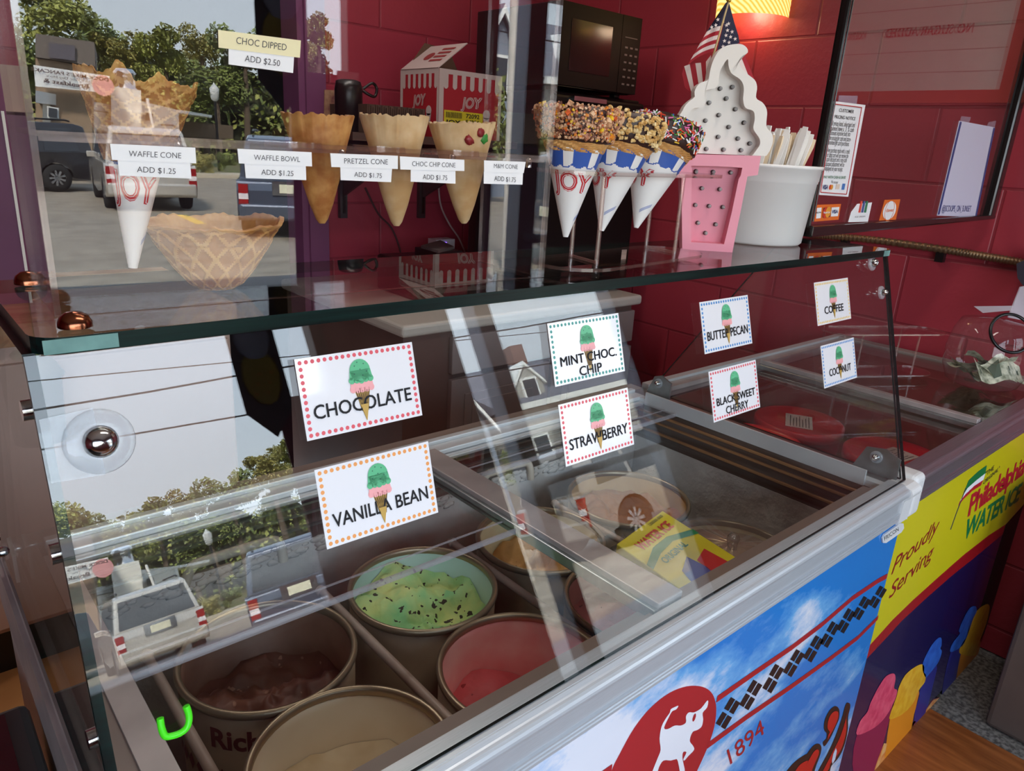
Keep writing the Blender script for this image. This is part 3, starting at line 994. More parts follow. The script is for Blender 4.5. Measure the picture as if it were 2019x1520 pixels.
for x0, x1, y0 in ((WX0, .692, .745), (.757, WX1, .935)):
    m = MB()
    m.box((x0, y0, .886), (x1, WY1, .8895), LID)
    m.box((x0, y0 - .004, .884), (x1, y0, .892), clear('lid_edge', (.85, .85, .85), 1.8, .2, .25, (220, 215, 225)))
    m.box((x0, y0 + .028, .8895), (x1, y0 + .031, .891), MATS['lid_edge'])
    lid = m.obj('glass_lid', cab)
for x0, x1, y in ((.26, .40, .95), (.79, .91, .95)):
    m = MB()
    m.tube(smoothpath([(x0, y + .01, .84), (x0 + .01, y, .872), (x0 + .03, y, .876), (x1 - .03, y, .876), (x1 - .005, y - .004, .872), (x1, y - .008, .84)], 5), .0075, mat('dull_cream_plastic', (196, 186, 172), 0.5), 10)
    m.obj('basket_handle', cab)

m = MB(); m.tube(smoothpath([py(*q, 1.06) for q in ((92, 1193), (78, 1152), (88, 1134), (108, 1128), (138, 1131), (150, 1152))], 5), .0035, WPLAST, 8); m.obj('track_end_clip', cab)

# printed front: sky with clouds, calf badge, chequered ribbon
FY = CYF - .001
sk, t, bs = nodes_of('sky_print')
N, L = t.nodes, t.links
g = N.new('ShaderNodeTexCoord')
n1 = N.new('ShaderNodeTexNoise'); n1.inputs['Scale'].default_value = 3.4; n1.inputs['Detail'].default_value = 9; n1.inputs['Roughness'].default_value = .62
mpn = N.new('ShaderNodeMapping'); mpn.inputs['Scale'].default_value = (1.0, 1, 1.9); mpn.inputs['Rotation'].default_value = (0, .5, 0)
L.new(g.outputs['Object'], mpn.inputs[0]); L.new(mpn.outputs[0], n1.inputs['Vector'])
sp = N.new('ShaderNodeSeparateXYZ'); L.new(g.outputs['Object'], sp.inputs[0])
ad = N.new('ShaderNodeMath'); ad.operation = 'MULTIPLY_ADD'; ad.inputs[1].default_value = -.42; ad.inputs[2].default_value = .385
L.new(sp.outputs['X'], ad.inputs[0])
az = N.new('ShaderNodeMath'); az.operation = 'MULTIPLY_ADD'; az.inputs[1].default_value = -.5; L.new(sp.outputs['Z'], az.inputs[0]); L.new(ad.outputs[0], az.inputs[2])
a2 = N.new('ShaderNodeMath'); a2.operation = 'ADD'; L.new(n1.outputs[0], a2.inputs[0]); L.new(az.outputs[0], a2.inputs[1])
cr = N.new('ShaderNodeValToRGB')
cr.color_ramp.elements[0].position = .40; cr.color_ramp.elements[0].color = lin((28, 128, 214))
cr.color_ramp.elements[1].position = .60; cr.color_ramp.elements[1].color = lin((232, 234, 244))
e_ = cr.color_ramp.elements.new(.5); e_.color = lin((110, 176, 232))
L.new(a2.outputs[0], cr.inputs[0]); L.new(cr.outputs[0], bs.inputs['Base Color'])
bs.inputs['Roughness'].default_value = .25; bs.inputs['Coat Weight'].default_value = .3
m = MB()
m.box((CX0 + .004, FY - .0015, .10), (CX1 + .003, FY + .001, RIMZ - .078), sk)
panel = m.obj('printed_front', cab)
pf = lambda u, v: py(u, v, FY - .0018)
BADGE = mat('badge_red', (176, 34, 44), 0.3, coat=.3)
CALFW = mat('calf_white', (240, 240, 246), 0.3, coat=.3)
RIBBLK = mat('ribbon_black', (26, 24, 30), 0.3, coat=.3)
m = MB()
k1 = Vector((0, -.0004, 0))
OV = [(1205, 1523), (1222, 1486), (1250, 1436), (1283, 1395), (1320, 1366), (1355, 1353), (1385, 1354), (1404, 1367), (1412, 1392), (1410, 1425), (1402, 1455), (1390, 1486), (1370, 1530), (1340, 1600), (1300, 1640), (1250, 1650), (1215, 1620), (1200, 1570)]
m.poly([pf(*q) for q in rounded(OV)], BADGE)
CALF = [(1283, 1530), (1296, 1495), (1302, 1478), (1300, 1456), (1304, 1432), (1313, 1415), (1320, 1405), (1322, 1398), (1329, 1394), (1337, 1391), (1333, 1398), (1325, 1402), (1319, 1412), (1309, 1434), (1316, 1437), (1330, 1430), (1342, 1430), (1352, 1424), (1352, 1412), (1358, 1404), (1368, 1404), (1382, 1396), (1395, 1380), (1394, 1394), (1385, 1405), (1386, 1418), (1383, 1432), (1374, 1439), (1366, 1442), (1361, 1452), (1360, 1462), (1366, 1470), (1368, 1478), (1357, 1490), (1349, 1499), (1347, 1496), (1353, 1483), (1347, 1482), (1345, 1490), (1346, 1500), (1350, 1522), (1344, 1540), (1336, 1500), (1330, 1497), (1322, 1499), (1308, 1499), (1299, 1512), (1292, 1535)]
m.poly([pf(*q) + k1 for q in rounded(CALF, 3)], CALFW)
m.disc(pf(1368, 1414) + k1 * 2, .004, XU, UP, BADGE, 8, .007)
# two red lines and the black lozenges between them
for pts in ([(1412, 1385), (1490, 1330), (1560, 1282), (1620, 1236), (1680, 1184), (1730, 1150), (1766, 1131)], [(1394, 1476), (1470, 1420), (1560, 1358), (1640, 1300), (1690, 1262), (1730, 1222), (1752, 1202)]):
    for (a, b_) in zip(pts, pts[1:]):
        A, B = pf(*a), pf(*b_)
        if B.x > CX1:
            B = A.lerp(B, (CX1 - A.x) / (B.x - A.x))
        m.poly([A + k1, B + k1, B + k1 + UP * .012, A + k1 + UP * .012], BADGE)
for pts in ([(1205, 1523), (1160, 1555)], ):
    A, B = pf(*pts[0]), pf(*pts[1])
    m.poly([B + k1, A + k1, A + k1 + UP * .014, B + k1 + UP * .014], BADGE)
Z_ = lambda q: (1380 + q[0] / 3.8, 1120 + q[1] / 3.8)
for i, q in enumerate(((170, 1075), (232, 965), (345, 937), (400, 835), (516, 815), (565, 716), (668, 698), (722, 606), (818, 592), (868, 502), (940, 487), (990, 396), (1063, 384), (1110, 299), (1180, 290), (1228, 209), (1300, 206), (1350, 130))):
    s = 1.03 - .29 * i / 17
    for ox, oy in ((0, 0), (37, 24)):
        x0, y0 = q[0] + ox * s, q[1] + oy * s
        m.poly([pf(*Z_(w_)) + k1 for w_ in ((x0, y0), (x0 - 51 * s, y0 + 86 * s), (x0 - 20 * s, y0 + 104 * s), (x0 + 31 * s, y0 + 18 * s))], RIBBLK)
m.text_px('1894', BADGE, (1440, 1507), (1508, 1444), (1432, 1478), pf, k1, 0)
m.obj('calf_badge_and_ribbon', panel)
m = MB()       # outlined red script running off the bottom of the picture
SRED = mat('script_red', (206, 36, 34), 0.3, coat=.3)
for outer, inner in (([(1010, 1033), (1035, 1045), (1045, 1075), (1040, 1130), (1015, 1190), (980, 1265), (935, 1332), (920, 1305), (945, 1275), (950, 1240), (930, 1210), (930, 1160), (945, 1110), (975, 1060)],
                      [(1020, 1070), (1035, 1085), (1030, 1130), (1005, 1190), (970, 1255), (955, 1285), (960, 1250), (970, 1225), (955, 1200), (955, 1160), (970, 1110), (995, 1078)]),
                     ([(1100, 1008), (1122, 1015), (1125, 1045), (1110, 1110), (1108, 1200), (1095, 1280), (1070, 1360), (1030, 1430), (985, 1480), (960, 1540), (880, 1540), (950, 1400), (1010, 1270), (1060, 1130), (1085, 1040)],
                      [(1110, 1060), (1095, 1120), (1095, 1210), (1078, 1290), (1050, 1365), (1005, 1430), (975, 1465), (965, 1500), (930, 1540), (910, 1540), (985, 1390), (1045, 1270), (1085, 1150), (1100, 1090)]),
                     ([(600, 1620), (690, 1470), (790, 1395), (795, 1400), (830, 1350), (865, 1318), (895, 1318), (910, 1345), (900, 1400), (870, 1480), (830, 1600), (780, 1640)],
                      [(660, 1630), (735, 1485), (805, 1440), (790, 1480), (840, 1390), (870, 1358), (888, 1365), (885, 1400), (850, 1480), (800, 1600), (770, 1625)])):
    m.poly([pf(*Z_(q)) + k1 for q in rounded(outer)], RIBBLK)
    m.poly([pf(*Z_(q)) + k1 * 2 for q in rounded(inner)], SRED)
m.poly([pf(*Z_(q)) + k1 * 3 for q in ((1015, 1345), (1022, 1370), (1010, 1430), (990, 1465), (985, 1440), (995, 1390))], mat('script_gap', (210, 222, 240), .3))
A, B, T = pf(900, 1850), pf(1462, 1600), pf(920, 1740)
m.text('Richma', RIBBLK, A, B - A, T - A, k1, bold=.05)
m.text('Richma', MATS['script_red'], A, B - A, T - A, k1 * 2, bold=-.012)
m.obj('script_lettering', panel)
m = MB()
bx = [pf(*q) for q in ((1741, 1052), (1772, 1030), (1778, 1031), (1779, 1040), (1774, 1048), (1744, 1069), (1738, 1069), (1737, 1060))]
m.prism([p + k1 for p in bx], (0, -.003, 0), WPLAST)
m.text_px('FRICON', INK, (1744, 1066), (1772, 1046), (1743, 1058), lambda u, v: py(u, v, FY - .0052), (0, 0, 0), .01)
m.obj('maker_badge', cab)

# ------------------------------------------------------------------ tubs of ice cream in the well
CARDBOARD = mat('tub_board', (196, 178, 150), 0.6, c2=(150, 120, 90), vscale=9)
TUBOUT = mat('tub_outside', (150, 128, 104), 0.5, c2=(110, 90, 74), vscale=6)
TUBGOLD = mat('tub_rim_metal', (150, 134, 112), 0.35, .7, vary=.1)
MAROON = mat('tub_print', (96, 34, 36), 0.6)


def tub(label, x, y, inner, cont, depth, lump=.03, extra=None, r=.1175, z=.79, slope=(0, 0), group='ice cream tubs in the cabinet', tilt=0, seed=1, fill2=None):
    t = thing('ice_cream_tub', label, 'ice cream tub', (x, y, z - .27), group)
    c = (x, y, z - .27)
    m = MB()
    m.lathe([(0, 0), (r - .006, 0), (r - .004, .02), (r - .002, .262), (r - .006, .262), (r - .009, .1), (r - .01, .01), (0, .01)], c, TUBOUT, 48,
            pick=lambda a, i: inner if i >= 4 else (MAROON if False else TUBOUT))
    m.obj('carton', t)
    m = MB()
    m.lathe([(r - .0065, .258), (r - .001, .258), (r + .0015, .263), (r + .001, .268), (r - .003, .270), (r - .0075, .267), (r - .0065, .258)], c, TUBGOLD, 56)
    m.obj('rim', t)
    m = MB()
    K, A = 16, 40
    vs, fs, ms = [], [], []
    for i in range(K + 1):
        rr = (r - .0085) * i / K
        for j in range(A):
            a = 2 * pi * j / A
            px_, py_ = rr * cos(a), rr * sin(a)
            h = -depth + slope[0] * px_ + slope[1] * py_
            q = Vector((px_ * 16 + seed, py_ * 16, seed * 1.7))
            h += lump * (mnoise.noise(q) + .5 * mnoise.noise(q * 2.3) + .25 * mnoise.noise(q * 5.1) + .12 * mnoise.noise(q * 11))
            h = max(-.24, min(-.004, h))
            vs.append((x + px_, y + py_, z + h))
    for i in range(K):
        for j in range(A):
            fs.append((i * A + j, i * A + (j + 1) % A, (i + 1) * A + (j + 1) % A, (i + 1) * A + j))
    m.add(vs, fs, cont, True)
    m.obj('ice_cream', t)
    if extra:
        extra(t, c, r)
    return t


def speckle(name, base, base2, spot, scale=90, thr=.66):
    mt, t, b = nodes_of(name)
    N, L = t.nodes, t.links
    g = N.new('ShaderNodeTexCoord')
    n = N.new('ShaderNodeTexNoise'); n.inputs['Scale'].default_value = 14; n.inputs['Detail'].default_value = 4
    L.new(g.outputs['Object'], n.inputs['Vector'])
    r = N.new('ShaderNodeValToRGB'); r.color_ramp.elements[0].position = .4; r.color_ramp.elements[1].position = .62
    r.color_ramp.elements[0].color, r.color_ramp.elements[1].color = lin(base), lin(base2)
    L.new(n.outputs[0], r.inputs[0])
    n2 = N.new('ShaderNodeTexNoise'); n2.inputs['Scale'].default_value = scale; n2.inputs['Detail'].default_value = 2
    L.new(g.outputs['Object'], n2.inputs['Vector'])
    gt = N.new('ShaderNodeMath'); gt.operation = 'GREATER_THAN'; gt.inputs[1].default_value = thr
    L.new(n2.outputs[0], gt.inputs[0])
    mx = N.new('ShaderNodeMix'); mx.data_type = 'RGBA'
    L.new(gt.outputs[0], mx.inputs[0]); L.new(r.outputs[0], mx.inputs[6]); mx.inputs[7].default_value = lin(spot)
    L.new(mx.outputs[2], b.inputs['Base Color'])
    b.inputs['Roughness'].default_value = .55
    bp = N.new('ShaderNodeBump'); bp.inputs['Strength'].default_value = .5; bp.inputs['Distance'].default_value = .004
    L.new(n2.outputs[0], bp.inputs['Height']); L.new(bp.outputs[0], b.inputs['Normal'])
    return mt


MINT = speckle('mint_chip_ice_cream', (150, 216, 150), (222, 232, 150), (52, 46, 30), 75, .63)
tub('open tub of pale green mint ice cream with dark chips', .58, .828, mat('mint_smeared_wall', (206, 234, 216), 0.45, c2=(178, 220, 194), vscale=7), MINT, .058, .036, slope=(.1, .3), seed=2)
tub('tub scraped down to pink strawberry ice cream at the front middle', .583, .592, mat('strawberry_smeared_wall', (236, 134, 136), 0.45, c2=(246, 186, 182), vscale=9, contrast=.5), speckle('strawberry_ice_cream', (224, 100, 106), (206, 84, 88), (160, 50, 56), 60, .72), .10, .02, seed=5)


def brand(t, c, r):
    m = MB()
    c = Vector(c)

    def wrp(a, b):
        an = math.radians(-150 + 75 * a)
        return c + Vector((cos(an) * (r - .001), sin(an) * (r - .001), .212 + .03 * b))
    m.text("Richman's", MAROON, (0, 0, 0), XU, UP, warp=wrp, bold=.03)
    for k in range(40):
        an = 2 * pi * k / 40
        p = c + Vector((cos(an) * (r - .0012), sin(an) * (r - .0012), .165))
        d = Vector((-sin(an), cos(an), 0))
        m.poly([p - d * .007, p - UP * .014, p + d * .007, p + UP * .014], MAROON)
    m.obj('printed_name', t)


tub('tub of dark brown chocolate ice cream at the left back corner', .322, .822, mat('chocolate_wall', (136, 100, 82), 0.5, c2=(96, 60, 46), vscale=8), speckle('chocolate_ice_cream', (112, 68, 52), (86, 48, 38), (150, 110, 92), 50, .7), .085, .035, brand, seed=8)
tub('nearest tub, worn empty cream coloured vanilla', .322, .592, mat('vanilla_wall', (240, 224, 198), 0.5, c2=(222, 198, 164), vscale=6), speckle('vanilla_ice_cream', (232, 210, 176), (214, 186, 146), (150, 110, 70), 40, .74), .085, .016, None, seed=11)
tub('tub of tan nut ice cream scooped to one side behind the centre bar', .838, .83, mat('cream_wall', (208, 190, 150), 0.5, c2=(180, 150, 104), vscale=6), speckle('pecan_ice_cream', (206, 158, 96), (176, 120, 66), (110, 70, 40), 60, .7), .075, .04, slope=(.45, -.1), seed=14)
tub('tub of dusty pink cherry ice cream under the yellow carton', .835, .60, mat('cherry_wall', (170, 110, 104), 0.5, c2=(140, 80, 78), vscale=7), speckle('cherry_ice_cream', (160, 92, 90), (140, 72, 72), (90, 40, 44), 50, .72), .06, .012, seed=17)
tub('tub of orange brown coffee ice cream at the right back', 1.10, .845, mat('coffee_wall', (190, 150, 96), 0.5, c2=(160, 112, 62), vscale=6), speckle('coffee_ice_cream', (168, 104, 56), (150, 86, 44), (96, 54, 28), 60, .72), .05, .03, r=.125, seed=20)


def film(t, c, r):
    m = MB()
    c = Vector(c)
    n = 40
    vs = [c + Vector((0, 0, .285))]
    for i in (1, 2, 3):
        for j in range(n):
            a = 2 * pi * j / n
            rr = (r + .001) * i / 3
            vs.append(c + Vector((rr * cos(a), rr * sin(a), .272 + .004 * sin(a * 14) * (1 - i / 3.2) + .01 * (1 - i / 3))))
    fs = [(0, 1 + j, 1 + (j + 1) % n) for j in range(n)]
    for i in range(2):
        for j in range(n):
            fs.append((1 + i * n + j, 1 + (i + 1) * n + j, 1 + (i + 1) * n + (j + 1) % n, 1 + i * n + (j + 1) % n))
    m.add(vs, fs, WRAP, True)
    m.ball(c + Vector((0, 0, .287)), .012, WRAP, 8, (1, 1, 1.2), wob=.8)
    m.obj('film_cover', t)


tub('tub covered with pleated clear film at the right front', 1.09, .592, MATS['cream_wall'], mat('film_tub_fill', (168, 140, 116), 0.5, c2=(140, 112, 92), vscale=20), .02, .01, film, seed=23)
m = MB()
t = thing('film_bag', 'crumpled clear bag with cream lining beside the centre bar', 'plastic bag', (.965, .73, .70))
m.ball((.968, .735, .745), .036, WRAP, 16, (1.0, .8, 1.0), wob=.55, seed=4)
m.obj('bag', t)
m = MB(); m.ball((.968, .735, .74), .028, mat('cream_lining', (206, 186, 150), 0.6), 12, (.9, .6, .7), wob=.5, seed=9); m.obj('lining', t)
DOWEL = mat('divider_rod', (166, 146, 134), 0.45)
for k, (x, lab) in enumerate(((.195, 'divider rod left of the chocolate tub'), (.452, 'divider rod between the chocolate and mint tubs'), (.708, 'divider rod under the centre bar beside the mint tub'), (.967, 'divider rod between the tan and coffee tubs'))):
    m = MB(); m.tube([(x, .925, .775), (x, WY0 + .003, .775)], .0068, DOWEL, 10); m.ball((x, .925, .775), .0095, DOWEL, 10)
    tag(m.obj('divider_rod'), lab, 'rod', 'divider rods across the cabinet')

# yellow carton standing among the right hand tubs
t = thing('yellow_carton', 'yellow printed water ice carton lying on the cherry tub', 'carton', (.95, .60, .79))
YEL = mat('carton_yellow', (214, 196, 40), 0.35, vary=.06)
o, ux, uy = Vector((.835, .545, .800)), Vector((.165, -.01, .0)), Vector((.015, .12, .03))
o = Vector((.855, .50, .797))
ux, uy = Vector((.16, .03, .0)), Vector((.0, .17, .02))
m = MB(); m.obox(o, ux, uy, UP * .028, YEL); m.obj('box', t, bevel=.002)
nz = ux.cross(uy).normalized() * .0006 + UP * .0285
cart = lambda a, b: o + ux * a + uy * b + nz
m = MB()
GRN, CRED, PURP = mat('print_green', (28, 120, 70), 0.4), mat('print_red', (196, 44, 44), 0.4), mat('print_purple', (84, 84, 150), 0.4)
m.poly([cart(*q) for q in ((0, .62), (.3, .72), (.6, .72), (1, .6), (1, .52), (.6, .64), (.3, .62), (0, .54))], GRN)
m.text('WATER ICE', CRED, cart(.15, .76), ux * .7, uy * .12, bold=.03)
m.text('ORIGINAL', GRN, cart(.2, .5), ux * .5, uy * .08, bold=.02)
m.poly([cart(*q) for q in ((.1, 0), (.25, .34), (.5, .42), (.55, .2), (.5, 0))], PURP)
m.poly([cart(*q) for q in ((.5, 0), (.55, .32), (.8, .36), (.85, 0))], CRED)
m.text('1200000 0000', INK, cart(.6, .93), ux * .3, uy * .04)
m.obj('print', t)

# ------------------------------------------------------------------ the glass guard on the cabinet
gd = thing('glass_guard', 'clear slanted glass guard with thick green edged top shelf on the ice cream cabinet', 'glass guard', (0.745, 0.65, RIMZ))
GXL, GXR = .066, 1.412
m = MB()
b0 = Vector((0, GY0, GZ0))
m.obox((GXL, GY0, GZ0), (GXR - GXL, 0, 0), GT * ((Vector((0, GY1 - GY0, GZ1 - GZ0)).length)), -GN * .006, GLASS, [GLASS, GLASS, GLASS_EDGE, GLASS_EDGE, GLASS_EDGE, GLASS_EDGE])
m.obj('front_pane', gd)
for x0, nm in ((GXL + .0, 'l'), (GXR - .008, 'r')):
    pts = [(x0, GY0 + .008, GZ0), (x0, 1.055, GZ0), (x0, .775, GZ1), (x0, GY1 + .006, GZ1)]
    m = MB()
    m.prism(pts, (.008, 0, 0), GLASS, GLASS_EDGE)
    m.obj('side_pane', gd)
m = MB()
SX0, SX1, SY0, SY1 = .071, 1.418, .556, .785
rr = .02
ol = []
for cx_, cy_, a0_ in ((SX1 - rr, SY0 + rr, -90), (SX1 - .01, SY1 - .01, 0), (SX0 + .01, SY1 - .01, 90), (SX0 + rr, SY0 + rr, 180)):
    q = rr if cy_ < .7 else .01
    for i in range(6):
        a = math.radians(a0_ + 18 * i)
        ol.append((cx_ + q * cos(a), cy_ + q * sin(a), GZ1))
m.prism(ol, (0, 0, SHELF_Z - GZ1), SHELFGLASS, GLASS_EDGE)
# ground, polished corners
for xa, xb in ((SX0 + .006, SX0 + .052), (SX1 - .04, SX1 - .016)):
    m.box((xa, SY0 - .0006, GZ1 + .001), (xb, SY0 + .0002, SHELF_Z - .001), GLASS_EDGE_FROST)
m.obj('top_shelf', gd)
MILKY = clear('milky_washer', (.9, .93, .95), 1.5, .2, .25, (235, 242, 250))
bronze = mat('bolt_bronze', (150, 92, 66), 0.2, 1.0)


def bolt(c, n, r, ring, mt):
    m = MB()
    n = Vector(n).normalized()
    a = n.cross(XU if abs(n.x) < .8 else YU).normalized()
    b = n.cross(a)
    if ring:
        m.lathe([(ring, 0), (ring, .002), (ring * .9, .004), (r, .004), (0, .004)], c, MILKY, 24, (a, b, n))
    m.lathe([(r, .002), (r, .005), (r * .85, .009), (r * .5, .012), (0, .013)], c, mt, 18, (a, b, n))
    return m


for k, (u, v, r_, rg) in enumerate(((196, 870, .0115, .023), (1717, 519, .0075, .0135), (1736, 577, .006, .012))):
    m = bolt(pg(u, v) + GN * .0005, GN, r_, rg, CHROME)
    if k == 0:
        c = pg(u, v) + GN * .0004
        m.poly([c - XU * .033 - GT * .022, c - GT * .024, c + GT * .024, c - XU * .033 + GT * .022], MILKY)
    m.obj('clamp_bolt', gd)
for u, v in ((155, 652), (57, 561)):
    c = pz(u, v, SHELF_Z + .001)
    m = bolt((c.x, max(c.y, .575), SHELF_Z), UP, .011, 0, bronze)
    m.obj('shelf_bolt', gd)
for z in (1.03, 1.165, 1.265):
    m = MB(); m.tube([(GXL - .004, GY0 + (z - GZ0) * .295 + .03, z), (GXL + .008, GY0 + (z - GZ0) * .295 + .03, z)], .0075, CHROME, 12); m.obj('side_clamp', gd)
for x0, y0, y1 in ((GXR - .012, .455, .54), (GXR - .012, .99, 1.06), (GXL + .006, .99, 1.06)):
    m = MB()
    m.prism([(x0, y0, .897), (x0, y1, .897), (x0, y1 - .02, .945), (x0, y0 + .03, .952), (x0, y0, .94)], (.005, 0, 0), GALV)
    m.obj('foot_bracket', gd)
    m = bolt((x0 - .001, (y0 + y1) / 2, .932), (-1, 0, 0), .007, .012, CHROME); m.obj('foot_bolt', gd)

# ------------------------------------------------------------------ flavour cards on the slanted glass
MINTG, PINKS, CONEY, CONEB = mat('card_green', (96, 186, 138), 0.3), mat('card_pink', (244, 172, 176), 0.3), mat('card_cone', (196, 160, 84), 0.3), mat('card_cone_lines', (104, 78, 44), 0.3)
CHIP = mat('card_chip', (50, 96, 84), 0.3)
DOT = dict(red=mat('dot_red', (222, 92, 104), 0.3), orange=mat('dot_orange', (236, 160, 92), 0.3), teal=mat('dot_teal', (70, 148, 140), 0.3), blue=mat('dot_blue', (74, 140, 204), 0.3), yellow=mat('dot_yellow', (232, 198, 110), 0.3))


def flavour_card(lines, cx_, top, dotc, label):
    """card taped to the glass; cx_ left edge in x, top = height up the glass (m)"""
    W_, H_ = .116, .0695
    foot = Vector((0, GY0, GZ0))
    s = (top - GZ0) / GT.z
    org = Vector((cx_, 0, 0)) + foot + GT * (s - H_) + GN * .0006
    P = lambda a, b, k=1: org + XU * (a * W_) + GT * (b * H_) + GN * (.0003 * k + .0003)
    m = MB()
    m.obox(org, XU * W_, GT * H_, GN * .0005, CARD)
    d = DOT[dotc]
    nx, ny = 20, 12
    for i in range(nx):
        for b in (.055, .945):
            m.disc(P(.035 + .93 * i / (nx - 1), b), .0019, XU, GT, d, 8)
    for j in range(1, ny - 1):
        for a in (.035, .965):
            m.disc(P(a, .055 + .89 * j / (ny - 1)), .0019, XU, GT, d, 8)
    X = lambda x, y, k=1: P(.5 + x / W_, y / H_, k)
    # cone, scoops
    m.poly([X(-.0076, .034), X(0, .0065), X(.0076, .034)], CONEY)
    for i in range(-3, 4):
        x0 = i * .0022
        m.poly([X(x0 - .0003, .034, 2), X(x0 + .0003, .034, 2), X(x0 * .3 + .0015, .0155, 2), X(x0 * .3 + .001, .0155, 2)], CONEB)
        m.poly([X(x0 - .0003, .034, 2), X(x0 + .0003, .034, 2), X(x0 * .3 - .001, .0155, 2), X(x0 * .3 - .0015, .0155, 2)], CONEB)
    for a in (-.009, -.0045, 0, .0045, .009):
        m.disc(X(a, .0355 - .0006 * (abs(a) < .005), 2), .0032, XU, GT, PINKS, 10)
    m.poly([X(-.0115, .036, 3), X(.0115, .036, 3), X(.0105, .043, 3), X(-.0105, .043, 3)], PINKS)
    m.disc(X(0, .0515, 4), .0101, XU, GT, MINTG, 22)
    m.poly([X(-.0115, .044, 4), X(.0115, .044, 4), X(.0101, .052, 4), X(-.0101, .052, 4)], MINTG)
    for a in (-.0092, -.0045, 0, .0045, .0092):
        m.disc(X(a, .0435 - .0008 * (a == 0), 4), .0031, XU, GT, MINTG, 10)
    for a, b in ((-.005, .056), (.004, .057), (0, .0525), (-.006, .049), (.006, .05), (.002, .047), (-.002, .059)):
        m.disc(X(a, b, 5), .0006, XU, GT, CHIP, 6)
    wds = {1: .0105, 2: .0098}
    if len(lines) == 1:
        s_ = lines[0]
        wd = min(.098, .0108 * len(s_))
        for e1, e2 in ((-.0002, 0), (.0002, .0002), (.0002, -.0002)):
            m.text(s_, INK, X(-wd / 2 + e1, .0165 + e2, 3 + e1 * 900), XU * wd, GT * .0125)
        # the cone's tip is printed over the letters
        m.poly([X(-.0040, .0215, 4), X(0, .0065, 4), X(.0040, .0215, 4)], CONEY)
    else:
        for k, s_ in enumerate(lines):
            wd = min(.095, .0092 * len(s_))
            for e1, e2 in ((-.0002, 0), (.0002, .0002), (.0002, -.0002)):
                m.text(s_, INK, X(-wd / 2 + e1, .0205 - .0145 * k + e2, 3 + e1 * 900), XU * wd, GT * .0108)
    o = m.obj('flavour_card')
    return tag(o, label, 'flavour card', 'flavour cards on the glass guard')


flavour_card(['CHOCOLATE'], .252, 1.281, 'red', 'red dotted flavour card reading CHOCOLATE on the slanted glass')
flavour_card(['VANILLA BEAN'], .254, 1.190, 'orange', 'orange dotted flavour card reading VANILLA BEAN on the slanted glass')
flavour_card(['MINT CHOC.', 'CHIP'], .542, 1.279, 'teal', 'flavour card reading MINT CHOC. CHIP with the sky glaring on it')
flavour_card(['STRAWBERRY'], .543, 1.193, 'red', 'red dotted flavour card reading STRAWBERRY on the slanted glass')
flavour_card(['BUTTER PECAN'], .820, 1.277, 'blue', 'blue dotted flavour card reading BUTTER PECAN on the slanted glass')
flavour_card(['BLACK SWEET', 'CHERRY'], .824, 1.187, 'red', 'red dotted flavour card reading BLACK SWEET CHERRY')
flavour_card(['COFFEE'], 1.129, 1.280, 'yellow', 'yellow dotted flavour card reading COFFEE at the top right of the glass')
flavour_card(['COCONUT'], 1.132, 1.182, 'blue', 'blue dotted flavour card reading COCONUT at the right end of the glass')
m = MB()
pth = [(315, 1415), (318, 1435), (325, 1450), (338, 1450), (355, 1444), (367, 1434), (372, 1420), (371, 1405), (366, 1391)]
pts = smoothpath([pg(*q) + GN * .001 for q in pth], 4)
m.tube(pts, .0026, mat('neon_green_marker', (70, 225, 20), 0.4), 8)
tag(m.obj('green_marker_stroke'), 'bright green curved stroke drawn low on the left of the slanted glass', 'marker stroke')
# ------------------------------------------------------------------ second freezer with water ice, to the right
c2 = thing('water_ice_freezer', 'second glass lidded freezer with yellow and navy water ice poster, right of the first', 'freezer', (1.96, .75, 0))
F2Y, A0, A1, B0, B1 = .45, 1.437, 2.50, .476, 1.05
MAUVE = mat('mauve_aluminium', (150, 138, 146), 0.3, 0.7, vary=.08, vscale=20, stretch=(1, 30, 30))
DARKBODY = mat('shaded_freezer_body', (34, 32, 34), 0.5)  # near-black base colour stands in for the shadow on the body past the poster
m = MB()
m.box((A0, F2Y, .06), (1.47, 1.13, .87), DARKBODY)
m.box((2.46, F2Y, .06), (A1, 1.13, .87), DARKBODY)
m.box((1.47, F2Y, .06), (2.46, B0 - .004, .87), DARKBODY)
m.box((1.47, B1 + .004, .06), (2.46, 1.13, .87), DARKBODY)
m.box((1.47, B0 - .004, .06), (2.46, B1 + .004, .5), mat('brown_liner', (122, 88, 70), 0.6, c2=(98, 66, 50), vscale=6))
for lo, hi in (((1.47, B0 - .004, .5), (1.474, B1, .87)), ((2.456, B0, .5), (2.46, B1, .87)), ((1.47, B1, .5), (2.46, B1 + .004, .87)), ((1.47, B0 - .004, .5), (2.46, B0, .87))):
    m.box(lo, hi, MATS['brown_liner'])
m.obj('body', c2)
m = MB(); rim_profile(m, A0 + .045, A1, F2Y, .902, MAUVE, MAUVE); m.obj('front_rail', c2)
m = MB(); m.box((A0 - .004, F2Y - .022, .815), (A0 + .046, F2Y + .03, .905), WPLAST); m.obj('corner_cap', c2, bevel=.012, seg=4)
m = MB(); m.box((A0 - .004, B1, .875), (A1, B1 + .03, .90), ALUPINK); m.box((A0 - .004, B1 + .03, .875), (A1, B1 + .05, .907), ALUWHITE); m.obj('back_rail', c2)
m = MB(); m.box((2.455, B0, .87), (2.495, B1 + .04, .905), mat('dull_rail', (140, 128, 124), .5)); m.obj('right_rail', c2)
m = MB()
m.box((1.905, B0, .898), (1.925, B1, .912), ALUPINK); m.box((1.925, B0, .894), (1.94, B1, .905), GALV); m.box((1.895, B0, .886), (1.905, B1, .899), GALV)
m.obj('lid_edge_bar', c2, bevel=.002)
